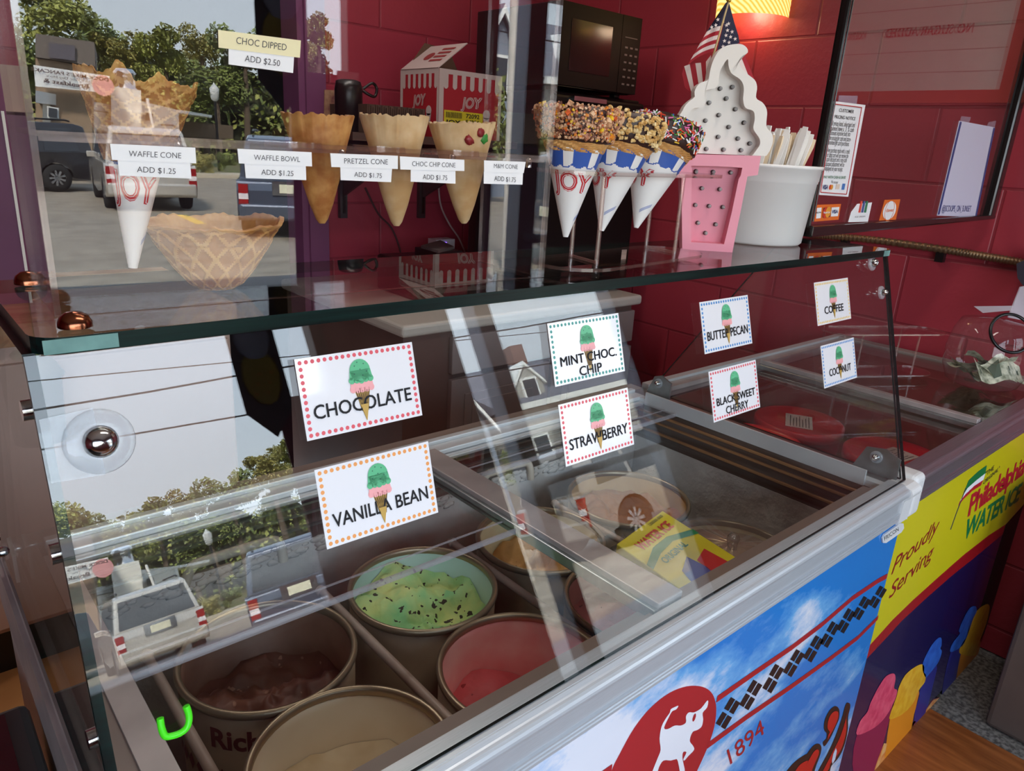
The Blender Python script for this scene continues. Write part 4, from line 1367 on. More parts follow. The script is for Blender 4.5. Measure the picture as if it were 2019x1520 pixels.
m = MB(); m.box((1.47, B0, .884), (1.90, B1, .888), LID); m.obj('glass_lid', c2)
m = MB(); m.box((1.925, B0, .896), (2.455, B1, .900), LID); m.obj('glass_lid', c2)
# poster over the whole front
PY = F2Y - .002
pp = lambda u, v: py(u, v, PY)
NAVY = mat('poster_navy', (26, 20, 74), 0.25, coat=.35)
PYEL = mat('poster_yellow', (226, 212, 28), 0.25, coat=.35)
PRED = mat('poster_red', (176, 26, 34), 0.25, coat=.35)
PR, PL, zt = 2.33, A0 - .0045, .824
m = MB()
m.box((PL, PY - .001, .02), (PR, PY + .001, zt), NAVY)
pc = lambda u, v, k=.0021: py(u, v, PY - k)
lo_y = [pc(*q, .0016) for q in ((1729, 1262), (1760, 1222), (1800, 1183), (1850, 1138), (1900, 1094), (1950, 1055), (1985, 1032))]
lo_r = [pc(*q, .0016) for q in ((1722, 1289), (1750, 1255), (1778, 1224), (1830, 1176), (1878, 1134), (1917, 1103), (1963, 1066))]
Yq = Vector((0, PY - .0016, 0))
lo_y[0].x = lo_r[0].x = PL
lo_y[-1].x = lo_r[-1].x = PR
m.poly([Vector((PL, PY - .0016, zt))] + lo_y + [Vector((2.49, PY - .0016, lo_y[-1].z + .02)), Vector((2.49, PY - .0016, zt))], PYEL)
m.box((PR, PY - .001, lo_y[-1].z + .02), (2.49, PY + .001, zt), PYEL)
m.poly(lo_y + lo_r[::-1], PRED)
poster = m.obj('poster', c2)


m = MB()
SCR = mat('script_maroon', (150, 24, 30), .3)
FGRN, PHR = mat('flag_green', (20, 122, 66), .3), mat('lettering_red', (190, 34, 48), .3)
m.text_px('Proudly', SCR, (1757, 1134), (1846, 1050), (1770, 1095), pc, bold=.0, space=.95)
m.text_px('Serving', SCR, (1752, 1182), (1836, 1100), (1762, 1146), pc, bold=.0, space=.95)
m.text_px('"THE', INK, (1942, 940), (1959, 926), (1944, 930), pc, bold=.01)
m.text_px('ORIGINAL"', INK, (1938, 956), (1970, 927), (1940, 947), pc, bold=.01)
m.text_px('Philadelphia', PHR, (1908, 1018), (2018, 934), (1916, 974), pc, bold=.03, space=.9)
m.text_px('WATER ICE', FGRN, (1898, 1066), (2008, 986), (1908, 1024), pc, bold=.03, space=.92)
m.obj('poster_lettering', poster)
m = MB()
# striped tricolour flag on its pole
for q, mt_ in ((((1902, 967), (1910, 947), (1929, 929), (1946, 917), (1943, 933), (1925, 947), (1908, 962), (1898, 978)), FGRN),
               (((1898, 978), (1908, 962), (1925, 947), (1943, 933), (1939, 946), (1921, 958), (1904, 974), (1893, 988)), WHITE),
               (((1893, 988), (1904, 974), (1921, 958), (1939, 946), (1934, 957), (1918, 967), (1900, 984), (1889, 998)), PHR)):
    m.poly([pc(*p) for p in q], mt_)
m.tube([pc(1904, 962), pc(1886, 1010), pc(1874, 1044)], .0012, INK, 5)
m.obj('tricolour_flag', poster)
m = MB()


def cupart(body, scoop, cb, cs, tip=None):
    m.poly([pc(*q, .0014) for q in rounded(body, 3)], cb)
    m.poly([pc(*q, .0018) for q in rounded(scoop, 4)], cs)


IPINK, IPINK2 = mat('ice_pink', (214, 58, 96), .35, c2=(236, 92, 120), vscale=40), mat('cup_pink', (146, 26, 74), .35)
IORG, IORG2 = mat('ice_amber', (226, 160, 28), .35, c2=(240, 186, 50), vscale=40), mat('cup_amber', (232, 140, 30), .35)
IBLU, IBLU2 = mat('ice_blue', (52, 110, 206), .35, c2=(40, 84, 180), vscale=40), mat('cup_blue', (44, 44, 130), .35)
O = (1660, 1160)
S_ = 1516 / 359
K_ = lambda *p: [(O[0] + a / S_, O[1] + b / S_) for a, b in p]
cupart(K_((830, 900), (905, 530), (990, 500), (960, 800), (900, 900)), K_((905, 530), (920, 460), (980, 380), (975, 350), (1010, 260), (1060, 170), (1110, 148), (1122, 190), (1090, 260), (1050, 380), (1000, 480)), IBLU2, IBLU)
cupart(K_((930, 900), (990, 540), (1000, 440), (1040, 400), (1150, 420), (1130, 560), (1040, 800)), K_((980, 540), (1000, 460), (1040, 400), (1065, 290), (1130, 180), (1200, 132), (1228, 145), (1224, 200), (1200, 300), (1130, 480), (1100, 560)), IORG2, IORG)
cupart(K_((600, 1100), (650, 850), (690, 740), (790, 640), (760, 800), (690, 1050)), K_((670, 660), (690, 580), (750, 470), (800, 415), (828, 415), (830, 470), (820, 500), (832, 530), (800, 620), (720, 720), (695, 740)), IBLU2, IBLU)
cupart(K_((350, 1500), (400, 1080), (430, 1020), (640, 850), (600, 1050), (550, 1270), (440, 1440)), K_((400, 1090), (405, 1040), (430, 970), (455, 900), (480, 810), (530, 720), (600, 660), (660, 632), (685, 650), (684, 700), (698, 720), (690, 780), (640, 850), (590, 960), (500, 1050)), IORG2, IORG)
cupart(K_((100, 1560), (125, 1220), (300, 1120), (420, 960), (380, 1150), (330, 1350), (300, 1560)), K_((125, 1220), (150, 1110), (210, 1030), (240, 950), (300, 830), (360, 740), (410, 710), (440, 715), (446, 760), (435, 830), (460, 850), (440, 930), (370, 1060), (270, 1160)), IPINK2, IPINK)
PEEL, BERRY = mat('fruit_peel', (222, 120, 50), .35, c2=(240, 190, 120), vscale=30), mat('berry', (70, 54, 84), .4, c2=(150, 30, 50), vscale=50)
m.poly([pc(*q, .0013) for q in K_((560, 1270), (600, 1130), (700, 1000), (760, 920), (830, 900), (830, 1040), (700, 1180), (600, 1270))], BERRY)
m.poly([pc(*q, .0016) for q in K_((690, 1090), (700, 1010), (760, 930), (825, 905), (800, 1000), (740, 1060))], PEEL)
m.poly([pc(*q, .0016) for q in K_((830, 1050), (860, 980), (920, 890), (940, 920), (900, 990))], PEEL)
m.poly([pc(*q, .0016) for q in K_((460, 1440), (500, 1350), (560, 1260), (600, 1270), (560, 1340))], PEEL)
m.poly([pc(*q, .0016) for q in K_((270, 1510), (300, 1420), (350, 1290), (375, 1290), (350, 1450), (300, 1510))], PEEL)
m.obj('printed_ices', poster)

RLID = mat('red_lid', (196, 30, 40), .3, coat=.3)
LABELP = mat('paper_label', (206, 190, 182), .6)


def lidtub(lab, x, y, rot):
    t = thing('lidded_tub', lab, 'tub', (x, y, .5), 'red lidded tubs in the second freezer')
    m = MB(); m.lathe([(0, 0), (.10, 0), (.112, .27), (.108, .27)], (x, y, .5), mat('dark_red_tub', (130, 22, 30), .4), 36); m.obj('carton', t)
    m = MB(); m.lathe([(.112, .262), (.118, .262), (.118, .285), (.112, .290), (.104, .286), (.09, .283), (0, .283)], (x, y, .5), RLID, 44); m.obj('lid', t)
    m = MB()
    ux, uy = Vector((cos(rot), sin(rot), 0)), Vector((-sin(rot), cos(rot), 0))
    o = Vector((x, y, .7837)) - ux * .055 - uy * .035
    m.obox(o, ux * .11, uy * .07, UP * .0006, LABELP)
    for k in range(7):
        m.obox(o + ux * .008 + uy * (.008 + .008 * k) + UP * .0006, ux * (.09 - .012 * (k % 3)), uy * .0022, UP * .0002, INKGREY)
    m.obj('paper_label', t)


lidtub('red lidded tub at the front left of the second freezer', 1.60, .60, .25)
lidtub('red lidded tub at the back left of the second freezer', 1.62, .87, -.6)
lidtub('red lidded tub at the front, next to the lid bar of the second freezer', 1.84, .615, -.15)
lidtub('red lidded tub at the back, next to the lid bar of the second freezer', 1.86, .88, .5)

# ------------------------------------------------------------------ acrylic cone display on the shelf
ac = thing('acrylic_cone_display', 'tall clear acrylic cone display box standing on the left of the glass shelf', 'display box', (AX0 + (AX1 - AX0) / 2 + AD * .06))
H_AC, T_AC, D_AC = .52, .005, .122
ALEN = (AX1 - AX0).length
foot = lambda a, d, h: AX0 + AU * a + AD * d + UP * h
E6 = [ACRYL, ACRYL, ACRYL, ACRYL_EDGE, ACRYL, ACRYL_EDGE]
m = MB(); m.obox(foot(0, 0, .0005), AU * ALEN, AD * T_AC, UP * H_AC, ACRYL, [ACRYL_EDGE, ACRYL_EDGE, ACRYL, ACRYL_EDGE, ACRYL, ACRYL_EDGE]); m.obj('front_panel', ac)
for a in (0, ALEN - T_AC):
    m = MB(); m.obox(foot(a, T_AC, .0005), AU * T_AC, AD * (D_AC - T_AC), UP * H_AC, ACRYL, [ACRYL_EDGE, ACRYL_EDGE, ACRYL_EDGE, ACRYL, ACRYL_EDGE, ACRYL]); m.obj('side_panel', ac)
HP = 1.4475 - SHELF_Z
m = MB()
m.obox(foot(T_AC, T_AC, HP), AU * (ALEN - 2 * T_AC), AD * (D_AC - T_AC), UP * .004, ACRYL, [ACRYL, ACRYL, ACRYL_EDGE, ACRYL_EDGE, ACRYL_EDGE, ACRYL_EDGE])
m.obj('holed_tray', ac)
HOLES = [(.09, .056, .024), (.213, .056, .027), (.302, .056, .027), (.392, .056, .027)]
for a, d, r_ in HOLES:
    m = MB()
    m.ring(foot(a, d, HP + .0046), r_, r_ + .003, AU, AD, ACRYL_EDGE, 28)
    m.lathe([(r_, -.001), (r_, .005)], foot(a, d, HP), ACRYL_EDGE, 28)
    m.obj('hole_rim', ac)
m = MB(); m.obox(foot(.006, .0055, HP - .003), AU * (ALEN - .012), AD * .003, UP * .003, ACRYL_EDGE); m.obj('tray_lip', ac)
for a in (.10, .24, .36, .46):
    m = MB(); m.lathe([(.0032, 0), (.0032, .009), (0, .010)], foot(a, .016, HP - .009), CHROME, 10); m.obj('tray_screw', ac)

LABW, LABC = mat('price_label_white', (242, 242, 244), .45), mat('price_label_cream', (240, 230, 186), .45)


def price(top, bot, s1, s2, t1, t2, label, cm=LABW):
    """two stuck strips: top and bottom quads (TL,TR,BR,BL), texts with their pixel baselines"""
    m = MB()
    n = AN
    for q, mt_, k in ((bot, LABW, .0004), (top, cm, .0008)):
        m.prism([pa(*p) + n * k for p in q], n * .0006, mt_)
    for s_, tt in ((s1, t1), (s2, t2)):
        A, B, T = (pa(*p) for p in tt)
        m.text(s_, INKGREY, A, B - A, T - A, n * .0017, bold=-.004)
    tag(m.obj('price_label'), label, 'price label', 'price labels on the acrylic display')


price([(429, 59), (592, 80), (590, 114), (430, 94)], [(450, 92), (579, 110), (577, 144), (450, 127)], 'CHOC DIPPED', 'ADD $2.50', ((464, 86), (563, 100), (465, 72)), ((481, 121), (550, 131), (482, 108)), 'cream and white price label reading CHOC DIPPED ADD $2.50, highest on the acrylic', LABC)
price([(216, 283), (384, 291), (386, 322), (220, 315)], [(231, 313), (374, 320), (377, 352), (235, 346)], 'WAFFLE CONE', 'ADD $1.25', ((253, 308), (356, 312), (253, 296)), ((269, 339), (345, 343), (269, 327)), 'white price label reading WAFFLE CONE ADD $1.25 at the left of the acrylic')
price([(467, 293), (613, 300), (614, 328), (470, 322)], [(481, 320), (602, 327), (603, 355), (484, 351)], 'WAFFLE BOWL', 'ADD $1.25', ((499, 315), (590, 319), (499, 304)), ((514, 344), (577, 347), (514, 333)), 'white price label reading WAFFLE BOWL ADD $1.25')
price([(650, 302), (783, 307), (783, 333), (652, 329)], [(670, 328), (772, 332), (770, 359), (671, 355)], 'PRETZEL CONE', 'ADD $1.75', ((677, 322), (763, 324), (677, 311)), ((697, 348), (751, 351), (697, 338)), 'white price label reading PRETZEL CONE ADD $1.75')
price([(787, 308), (914, 315), (914, 337), (788, 334)], [(809, 333), (897, 337), (897, 362), (809, 358)], 'CHOC CHIP CONE', 'ADD $1.75', ((811, 327), (896, 330), (811, 317)), ((832, 353), (880, 355), (832, 343)), 'white price label reading CHOC CHIP CONE ADD $1.75')
price([(953, 316), (1035, 319), (1031, 341), (953, 339)], [(953, 338), (1030, 340), (1029, 364), (953, 362)], 'M&M CONE', 'ADD $1.75', ((972, 331), (1019, 333), (972, 322)), ((973, 356), (1015, 359), (973, 346)), 'white price label reading M&M CONE ADD $1.75')

# cones
def cone_mat(name, c, c2, sc=30, waffle=0.0):
    mt, t, b = nodes_of(name)
    N, L = t.nodes, t.links
    g = N.new('ShaderNodeTexCoord')
    n = N.new('ShaderNodeTexNoise'); n.inputs['Scale'].default_value = sc; n.inputs['Detail'].default_value = 6
    L.new(g.outputs['Object'], n.inputs['Vector'])
    r = N.new('ShaderNodeValToRGB'); r.color_ramp.elements[0].position, r.color_ramp.elements[1].position = .38, .64
    r.color_ramp.elements[0].color, r.color_ramp.elements[1].color = lin(c), lin(c2)
    L.new(n.outputs[0], r.inputs[0]); L.new(r.outputs[0], b.inputs['Base Color'])
    b.inputs['Roughness'].default_value = .6
    b.inputs['Subsurface Weight'].default_value = .15
    b.inputs['Subsurface Radius'].default_value = (.01, .006, .003)
    bp = N.new('ShaderNodeBump'); bp.inputs['Strength'].default_value = .3; bp.inputs['Distance'].default_value = .002
    L.new(n.outputs[0], bp.inputs['Height']); L.new(bp.outputs[0], b.inputs['Normal'])
    MATS[name] = mt
    return mt


PRETZ = cone_mat('pretzel_cone', (176, 112, 52), (214, 160, 92), 60)
PALEC = cone_mat('pale_cone', (206, 166, 112), (230, 202, 158), 34)
CHOCD = mat('dark_chocolate', (54, 28, 22), .45, coat=.0, bump=.2, bscale=60)
WAF = cone_mat('waffle_biscuit', (196, 138, 74), (222, 172, 106), 40)
WAFD = cone_mat('waffle_hollow', (162, 100, 48), (190, 130, 72), 40)


def frame_of(tip, top):
    uz = (Vector(top) - Vector(tip)).normalized()
    ux = uz.cross(YU).normalized()
    ux = -ux if ux.x < 0 else ux
    uy = uz.cross(ux)
    return ux, uy, uz


def cake_cone(label, tip, top, r, mt, seed, bits=None, chips=0):
    tip, top = Vector(tip), Vector(top)
    Ln = (top - tip).length
    fr = frame_of(tip, top)
    t = thing('ice_cream_cone', label, 'cone', tip, 'plain cones in the acrylic display')
    m = MB()
    rw = lambda a, i: ((0, .0030 * mnoise.noise(Vector((a * 5, seed, 0))) + .0026 * mnoise.noise(Vector((a * 16, seed, 3)))) if i in (5, 6) else (0, 0))
    prof = [(.003, 0), (r * .17, .004), (r * .34, Ln * .19), (r * .54, Ln * .42), (r * .76, Ln * .72), (r, Ln), (r - .003, Ln), (r * .8, Ln * .84), (r * .55, Ln * .62), (.003, Ln * .3)]
    m.lathe(prof, tip, mt, 90, fr, wob=rw)
    m.obj('wafer', t)
    rnd = random.Random(seed)
    for k in range(chips):
        h = rnd.uniform(.2, .95)
        rr = r * (h * .95) + .0003
        a = rnd.uniform(pi, 2 * pi)
        p = tip + fr[2] * (h * Ln) + (fr[0] * cos(a) + fr[1] * sin(a)) * rr
        m = MB(); m.ball(p, .0016, CHOCD, 6, (1, .6, 1.2)); m.obj('chocolate_chip', t)
    for k, (ang, h, c, s_) in enumerate(bits or ()):
        rr = r * (.84 + .16 * (h - .84) / .16) + .0002
        a = math.radians(ang)
        p = tip + fr[2] * (h * Ln) + (fr[0] * cos(a) + fr[1] * sin(a)) * rr
        m = MB(); m.ball(p, .0052 * s_, c, 10, (1, .5, 1), wob=.5, seed=k); m.obj('candy_piece', t)
    return t


YC = foot(0, .056, 0).y
cake_cone('golden brown pretzel cone, leftmost of the three cones in the tray', py(635, 440, .667), py(627, 226, .667), .0335, PRETZ, 1)
cake_cone('pale chocolate chip cone, middle of the three cones in the tray', py(782, 445, .663), py(778, 228, .663), .0345, PALEC, 2, chips=14)
MR, MG = mat('candy_red', (150, 40, 44), .4), mat('candy_green', (60, 150, 60), .4)
cake_cone('pale cone with red and green candy pieces, right of the chocolate chip cone', py(915, 440, .66), py(911, 242, .66), .036, PALEC, 3,
          bits=((268, .92, MR, 1), (247, .85, MR, 1.1), (280, .86, MG, 1.0)))

BLUEP, REDP, PAPER = mat('sleeve_blue', (52, 92, 178), .45), mat('sleeve_red', (206, 44, 52), .45), mat('sleeve_paper', (244, 242, 240), .5)
TOPPING = {}


def sleeve(t, tip, top, r0, r1, turn=0.0, logo=True):
    """paper cone sleeve with blue awning stripes, scalloped, and the red logo below"""
    Ln = (top - tip).length
    fr = frame_of(tip, top)
    rows = 84
    prof = [(r0 + (r1 - r0) * i / rows, Ln * i / rows) for i in range(rows + 1)] + [(r1 - .0012, Ln), (r1 * .7, Ln * .7)]

    def pick(a, i):
        h = i / rows
        if i >= rows:
            return PAPER
        s = (a + turn) / (2 * pi) * 12
        edge = .81 - .035 * abs(sin(s * pi))
        if h > edge:
            return BLUEP if (s / 2) % 1 < .66 or h < edge + .016 else PAPER
        return PAPER
    m = MB()
    m.lathe(prof, tip, PAPER, 150, fr, pick=pick)
    sl = m.obj('paper_sleeve', t)
    if logo:
        for mt_, k, bo in ((REDP, .0003, .035), (PAPER, .0005, .004), (REDP, .0007, -.012)):
            m = MB() if mt_ == REDP and k < .0005 else m

            def wrp(a, b, k=k):
                h = .55 + .21 * b - .03 * a
                an = turn + math.radians(-90 - 60 + 120 * a)
                return tip + fr[2] * (h * Ln) + (fr[0] * cos(an) + fr[1] * sin(an)) * (r0 + (r1 - r0) * h + k)
            m.text('JOY', mt_, (0, 0, 0), XU, UP, warp=wrp, bold=bo)
        for hh in (.30, .285, .27):
            an = [turn + math.radians(x) for x in range(-45, 20, 6)]
            for a, b in zip(an, an[1:]):
                q = []
                for aa, dh in ((a, 0), (b, 0), (b, .008), (a, .008)):
                    h = hh + dh + .1 * (aa - turn)
                    q.append(tip + fr[2] * (h * Ln) + (fr[0] * cos(aa) + fr[1] * sin(aa)) * (r0 + (r1 - r0) * h + .0004))
                m.poly(q, mat('sleeve_fine_blue', (110, 130, 190), .5))
        m.obj('printed_logo', sl)
    return fr


def waffle_band(m, tip, fr, Ln, h0, h1, r0, r1, rows=10, n=64, wav=.002):
    def pick(a, i):
        return WAF
    prof = [(r0 + (r1 - r0) * (i / rows), h0 + (h1 - h0) * i / rows) for i in range(rows + 1)]
    wob = lambda a, i: (.0008 * (1 if (int(a / (2 * pi) * 26 + i * .5) % 2) else -1), wav * mnoise.noise(Vector((a * 3, r1 * 50, 0))) if i == rows else 0)
    m.lathe(prof, tip, WAF, n, fr, wob=wob, smooth=False)


def dipped(label, tip, jt, jr, bt, br, kind, turn):
    tip, jt = Vector(tip), Vector(jt)
    t = thing('dipped_waffle_cone', label, 'cone', tip, 'dipped cones in the clear stand')
    fr = sleeve(t, tip, jt, .003, jr, turn)
    Ln = (jt - tip).length
    uz = fr[2]
    m = MB()
    waffle_band(m, tip, fr, Ln, Ln - .004, Ln + .012, jr - .001, jr + .006)
    m.obj('waffle_rim', t)
    m = MB()
    base = Ln + .008
    hh = bt
    wob = lambda a, i: (.0025 * mnoise.noise(Vector((a * 2.2, i * .9, turn * 3))), .005 * mnoise.noise(Vector((a * 2.5, i, turn * 5))) * (i > 2))
    prof = [(jr + .002, base - .002), (jr + .007, base), (br - .003, base + hh * .35), (br, base + hh * .75), (br - .001, base + hh), (br - .007, base + hh + .003), (br - .014, base + hh - .006), (.01, base + hh - .02)]
    m.lathe(prof, tip, CHOCD, 40, fr, wob=wob)
    m.obj('chocolate_dip', t)
    m = MB()
    rnd = random.Random(hash(kind) % 97 + 5)
    rnd = random.Random({'candy': 11, 'nuts': 12, 'sprinkles': 13}[kind])
    count = {'candy': 2800, 'nuts': 620, 'sprinkles': 560}[kind]
    pal = {'candy': [((210, 160, 120), 7), ((176, 112, 78), 6), ((232, 190, 150), 3), ((110, 66, 50), 3), ((232, 140, 40), 1), ((240, 196, 40), 1), ((220, 96, 40), .8)],
           'nuts': [((226, 190, 124), 5), ((206, 160, 92), 3), ((240, 214, 160), 2)],
           'sprinkles': [((244, 244, 244), 5), ((222, 70, 40), 3), ((232, 120, 40), 2), ((60, 140, 60), 1.6), ((60, 100, 200), 1.4), ((226, 110, 170), 1.6), ((240, 200, 60), 1)]}[kind]
    cols = [mat('%s_bit_%d' % (kind, i), c, .4) for i, (c, _) in enumerate(pal)]
    wts = [w_ for _, w_ in pal]
    C0 = Vector((0, 0, 0))
    for k in range(count):
        a = rnd.uniform(0, 2 * pi)
        f_ = rnd.uniform(.04, 1.08)
        rr = jr + .006 + (br - jr - .006) * min(1, f_ * 1.25)
        if f_ > 1:
            rr -= .004
        rr += .0012
        h = base + hh * f_
        dirv = fr[0] * cos(a) + fr[1] * sin(a)
        tang = fr[1] * cos(a) - fr[0] * sin(a)
        p = tip + uz * h + dirv * rr
        c = rnd.choices(cols, wts)[0]
        th = rnd.uniform(0, pi)
        ax = tang * cos(th) + uz * sin(th)
        ay = dirv
        az = ax.cross(ay)
        if kind == 'sprinkles':
            m.tube([p - ax * .0032, p + ax * .0032], .0009, c, 5)
        else:
            s = rnd.uniform(.0009, .0019) if kind == 'candy' else rnd.uniform(.0018, .0035)
            if kind == 'nuts':
                m.ball(p, s, c, 6, (1.2, .9, .8), smooth=False, wob=.9, seed=k)
                continue
            if kind == 'candy' and rnd.random() < .03:
                s *= 2
            pts = [p - ax * s - az * s * .7, p + ax * s * .9 - az * s, p + ax * s * 1.1 + az * s * .8, p - ax * s * .8 + az * s * rnd.uniform(.5, 1.1)]
            m.hexa(pts + [q + ay * s * rnd.uniform(.7, 1.3) - (q - p) * .3 for q in pts], c)
    o = m.obj({'candy': 'crushed_candy', 'nuts': 'chopped_nuts', 'sprinkles': 'rainbow_sprinkles'}[kind], t)
    o['kind'] = 'stuff'


def cone_px(y, tipp, jl, jr_, tl, tr_, topy):
    tip = py(*tipp, y)
    a, b = py(*jl, y), py(*jr_, y)
    r = (b - a).length / 2
    return tip, (a + b) / 2, r


for lab, y, tp, jl, jr_, bt, br, kind, turn in (('chocolate dipped waffle cone coated in crushed peanut candy, nearest the acrylic box', .622, (1115, 467), (1090, 292), (1174, 294), .034, .048, 'candy', -.75),
                                                ('chocolate dipped waffle cone with chopped nuts, middle of the clear stand', .634, (1186, 455), (1177, 296), (1258, 302), .032, .049, 'nuts', -1.75),
                                                ('chocolate dipped waffle cone with rainbow sprinkles beside the pink sign', .645, (1254, 449), (1256, 301), (1334, 307), .030, .051, 'sprinkles', -1.85)):
    tip, jt, r = cone_px(y, tp, jl, jr_, 0, 0, 0)
    dipped(lab, tip, jt, r * .97, bt, br, kind, turn)

# sleeved waffle cone and waffle bowl in the display
tip, jt = py(262, 528, .665), py(268, 272, .665)
t = thing('sleeved_waffle_cone', 'waffle cone in a white and blue paper sleeve at the left of the acrylic display', 'cone', tip)
fr = sleeve(t, tip, jt, .0035, .0235, -.3)
m = MB(); Ln = (jt - tip).length
gl_ = lambda a, i: max(abs(((a / (2 * pi) * 12 + i * .12) % 1) - .5), abs(((a / (2 * pi) * 12 - i * .12) % 1) - .5)) > .40
R_ = 40
m.lathe([(.022 + .021 * i / R_, Ln - .02 + .065 * i / R_) for i in range(R_ + 1)] + [(.0405, Ln + .044), (.024, Ln - .008)], tip, WAF, 180, fr, pick=lambda a, i: WAF if gl_(a, i) or i > R_ - 4 else WAFD,
        wob=lambda a, i: ((.001 if gl_(a, i) else 0), (.012 * mnoise.noise(Vector((a * 3, 2, 0))) + .003 * mnoise.noise(Vector((a * 11, 2, 0)))) * max(0, i / R_ - .7) / .3 if i <= R_ + 1 else 0))
m.obj('waffle_cone', t)
bc = pz(425, 548, SHELF_Z)
t = thing('waffle_bowl', 'round waffle bowl on the glass shelf inside the acrylic display', 'waffle bowl', (bc.x, .675, SHELF_Z + .001))
bc = Vector((.236, .676, SHELF_Z + .001))
m = MB()
n = 216
prof = [(0, 0), (.014, .0), (.023, .005), (.034, .019), (.045, .036), (.055, .053), (.0615, .060), (.058, .061), (.050, .046), (.038, .026), (.022, .009), (0, .005)]
# finer rows for the waffle relief
pr = []
for (a, b), (c, d) in zip(prof, prof[1:]):
    for k in range(9):
        pr.append((a + (c - a) * k / 9, b + (d - b) * k / 9))
pr.append(prof[-1])


def grid_line(a, i):
    u = a / (2 * pi) * 15
    v = i * .075
    d1 = abs(((u + v) % 1) - .5)
    d2 = abs(((u - v) % 1) - .5)
    return max(d1, d2) > .40


wob = lambda a, i: ((.0011 if grid_line(a, i) and i < 48 else 0) + (.0035 * mnoise.noise(Vector((a * 2.4, 1, 0))) * (i / 60 if i < 60 else 1)), (.007 * mnoise.noise(Vector((a * 1.6, 5, 0))) + .002 * mnoise.noise(Vector((a * 9, 5, 0)))) * (1 if 40 < i < 76 else 0))
m.lathe(pr, bc, WAF, n, (XU, YU, UP), pick=lambda a, i: WAF if grid_line(a, i) or i > 50 else WAFD, wob=wob)
m.obj('waffle_shell', t)

# clear stand for the dipped cones
st = thing('clear_cone_stand', 'clear acrylic three cone stand on the shelf beside the pink sign', 'cone stand', (.76, .63, SHELF_Z))
sd = Vector((.28, .035, 0)).normalized()
sn = Vector((-sd.y, sd.x, 0))


def stadium(c, L_, R_, z, n=12):
    c = Vector((c[0], c[1], z))
    pts = []
    for s, a0_ in ((1, -90), (-1, 90)):
        for i in range(n + 1):
            a = math.radians(a0_ + 180 * i / n)
            pts.append(c + sd * (s * L_) + sd * (R_ * cos(a)) + sn * (R_ * sin(a)))
    return pts


SCN = (.752, .632)
m = MB(); m.prism(stadium(SCN, .105, .052, SHELF_Z + .0065), (0, 0, .004), ACRYL, ACRYL_EDGE); m.obj('base_plate', st)
m = MB(); m.prism(stadium((.765, .634), .125, .05, 1.4335), (0, 0, .0045), ACRYL, ACRYL_EDGE)
m.obj('top_plate', st)
for x, y in ((.673, .652), (.661, .597), (.858, .681), (.846, .621)):
    m = MB(); m.tube([(x, y, SHELF_Z + .0105), (x, y, 1.4335)], .0028, ACRYL_EDGE, 10); m.obj('rod', st)
    m = MB(); m.lathe([(.005, 0), (.005, .0062), (0, .0062)], (x, y, SHELF_Z + .0003), PLASTIC_CLEAR, 10); m.obj('foot', st)
for a, b in (((.673, .652), (.661, .597)), ((.858, .681), (.846, .621))):
    m = MB(); m.tube([(*a, SHELF_Z + .012), (*b, SHELF_Z + .012)], .002, ACRYL_EDGE, 8); m.obj('cross_bar', st)

# stand on the second freezer
s2 = thing('empty_cone_stand', 'empty clear acrylic cone stand on the lid of the second freezer', 'cone stand', (2.08, .83, .9))
b2 = pz(1790, 770, .903)
cc = Vector((2.09, .80, 0))
dirv = Vector((.30, -.16, 0)).normalized()
nrm = Vector((-dirv.y, dirv.x, 0))


def stad2(c, L_, R_, z, n=12):
    pts = []
    for s, a0_ in ((1, -90), (-1, 90)):
        for i in range(n + 1):
            a = math.radians(a0_ + 180 * i / n)
            pts.append(Vector((c.x, c.y, z)) + dirv * (s * L_ + R_ * cos(a)) + nrm * (R_ * sin(a)))
    return pts


m = MB(); m.prism(stad2(cc, .12, .05, .9125), (0, 0, .004), ACRYL, ACRYL_EDGE); m.obj('base_plate', s2)
m = MB(); m.prism(stad2(cc, .14, .05, 1.03), (0, 0, .004), ACRYL, ACRYL_EDGE); m.obj('top_plate', s2)
m = MB()
for k in (-.12, -.04, .04, .12):
    m.ring(Vector((cc.x, cc.y, 1.0346)) + dirv * k, .024, .027, dirv, nrm, ACRYL_EDGE)
m.obj('hole_rims', s2)
for s in (-.09, .09):
    for q in (-.035, .035):
        p = cc + dirv * s + nrm * q
        m = MB(); m.tube([(p.x, p.y, .9165), (p.x, p.y, 1.03)], .0028, ACRYL_EDGE, 8); m.obj('rod', s2)
        m = MB(); m.tube([(p.x, p.y, .9005), (p.x, p.y, .9125)], .005, PLASTIC_CLEAR, 8); m.obj('foot', s2)
# ------------------------------------------------------------------ soft serve marquee sign and flag
S0 = Vector((.986, .714, SHELF_Z + .001))
SU = Vector((.058, -.053, 0)).normalized()
SN = Vector((SU.y, -SU.x, 0))           # outward, towards the customer
psn = lambda u, v, k=0.0: on(u, v, S0 + SN * k, SN)
sg = thing('soft_serve_sign', 'white and pink soft serve cone marquee sign with small bulbs on the glass shelf', 'marquee sign', S0 + SU * .04)
C4 = lambda *p: [(1080 + a / 4, b / 4) for a, b in p]
OUT = C4((1030, 1205), (1000, 1120), (985, 1030), (1010, 930), (1040, 880), (1060, 840), (1100, 800), (1135, 772), (1133, 735), (1150, 692), (1185, 660), (1240, 640), (1250, 590), (1270, 510), (1310, 430), (1360, 385), (1430, 365), (1500, 365), (1540, 395), (1545, 430), (1510, 450), (1480, 482), (1490, 540), (1540, 592), (1600, 642), (1618, 700), (1610, 780), (1660, 815), (1695, 880), (1690, 1000), (1730, 1050), (1742, 1110), (1720, 1180), (1690, 1228))
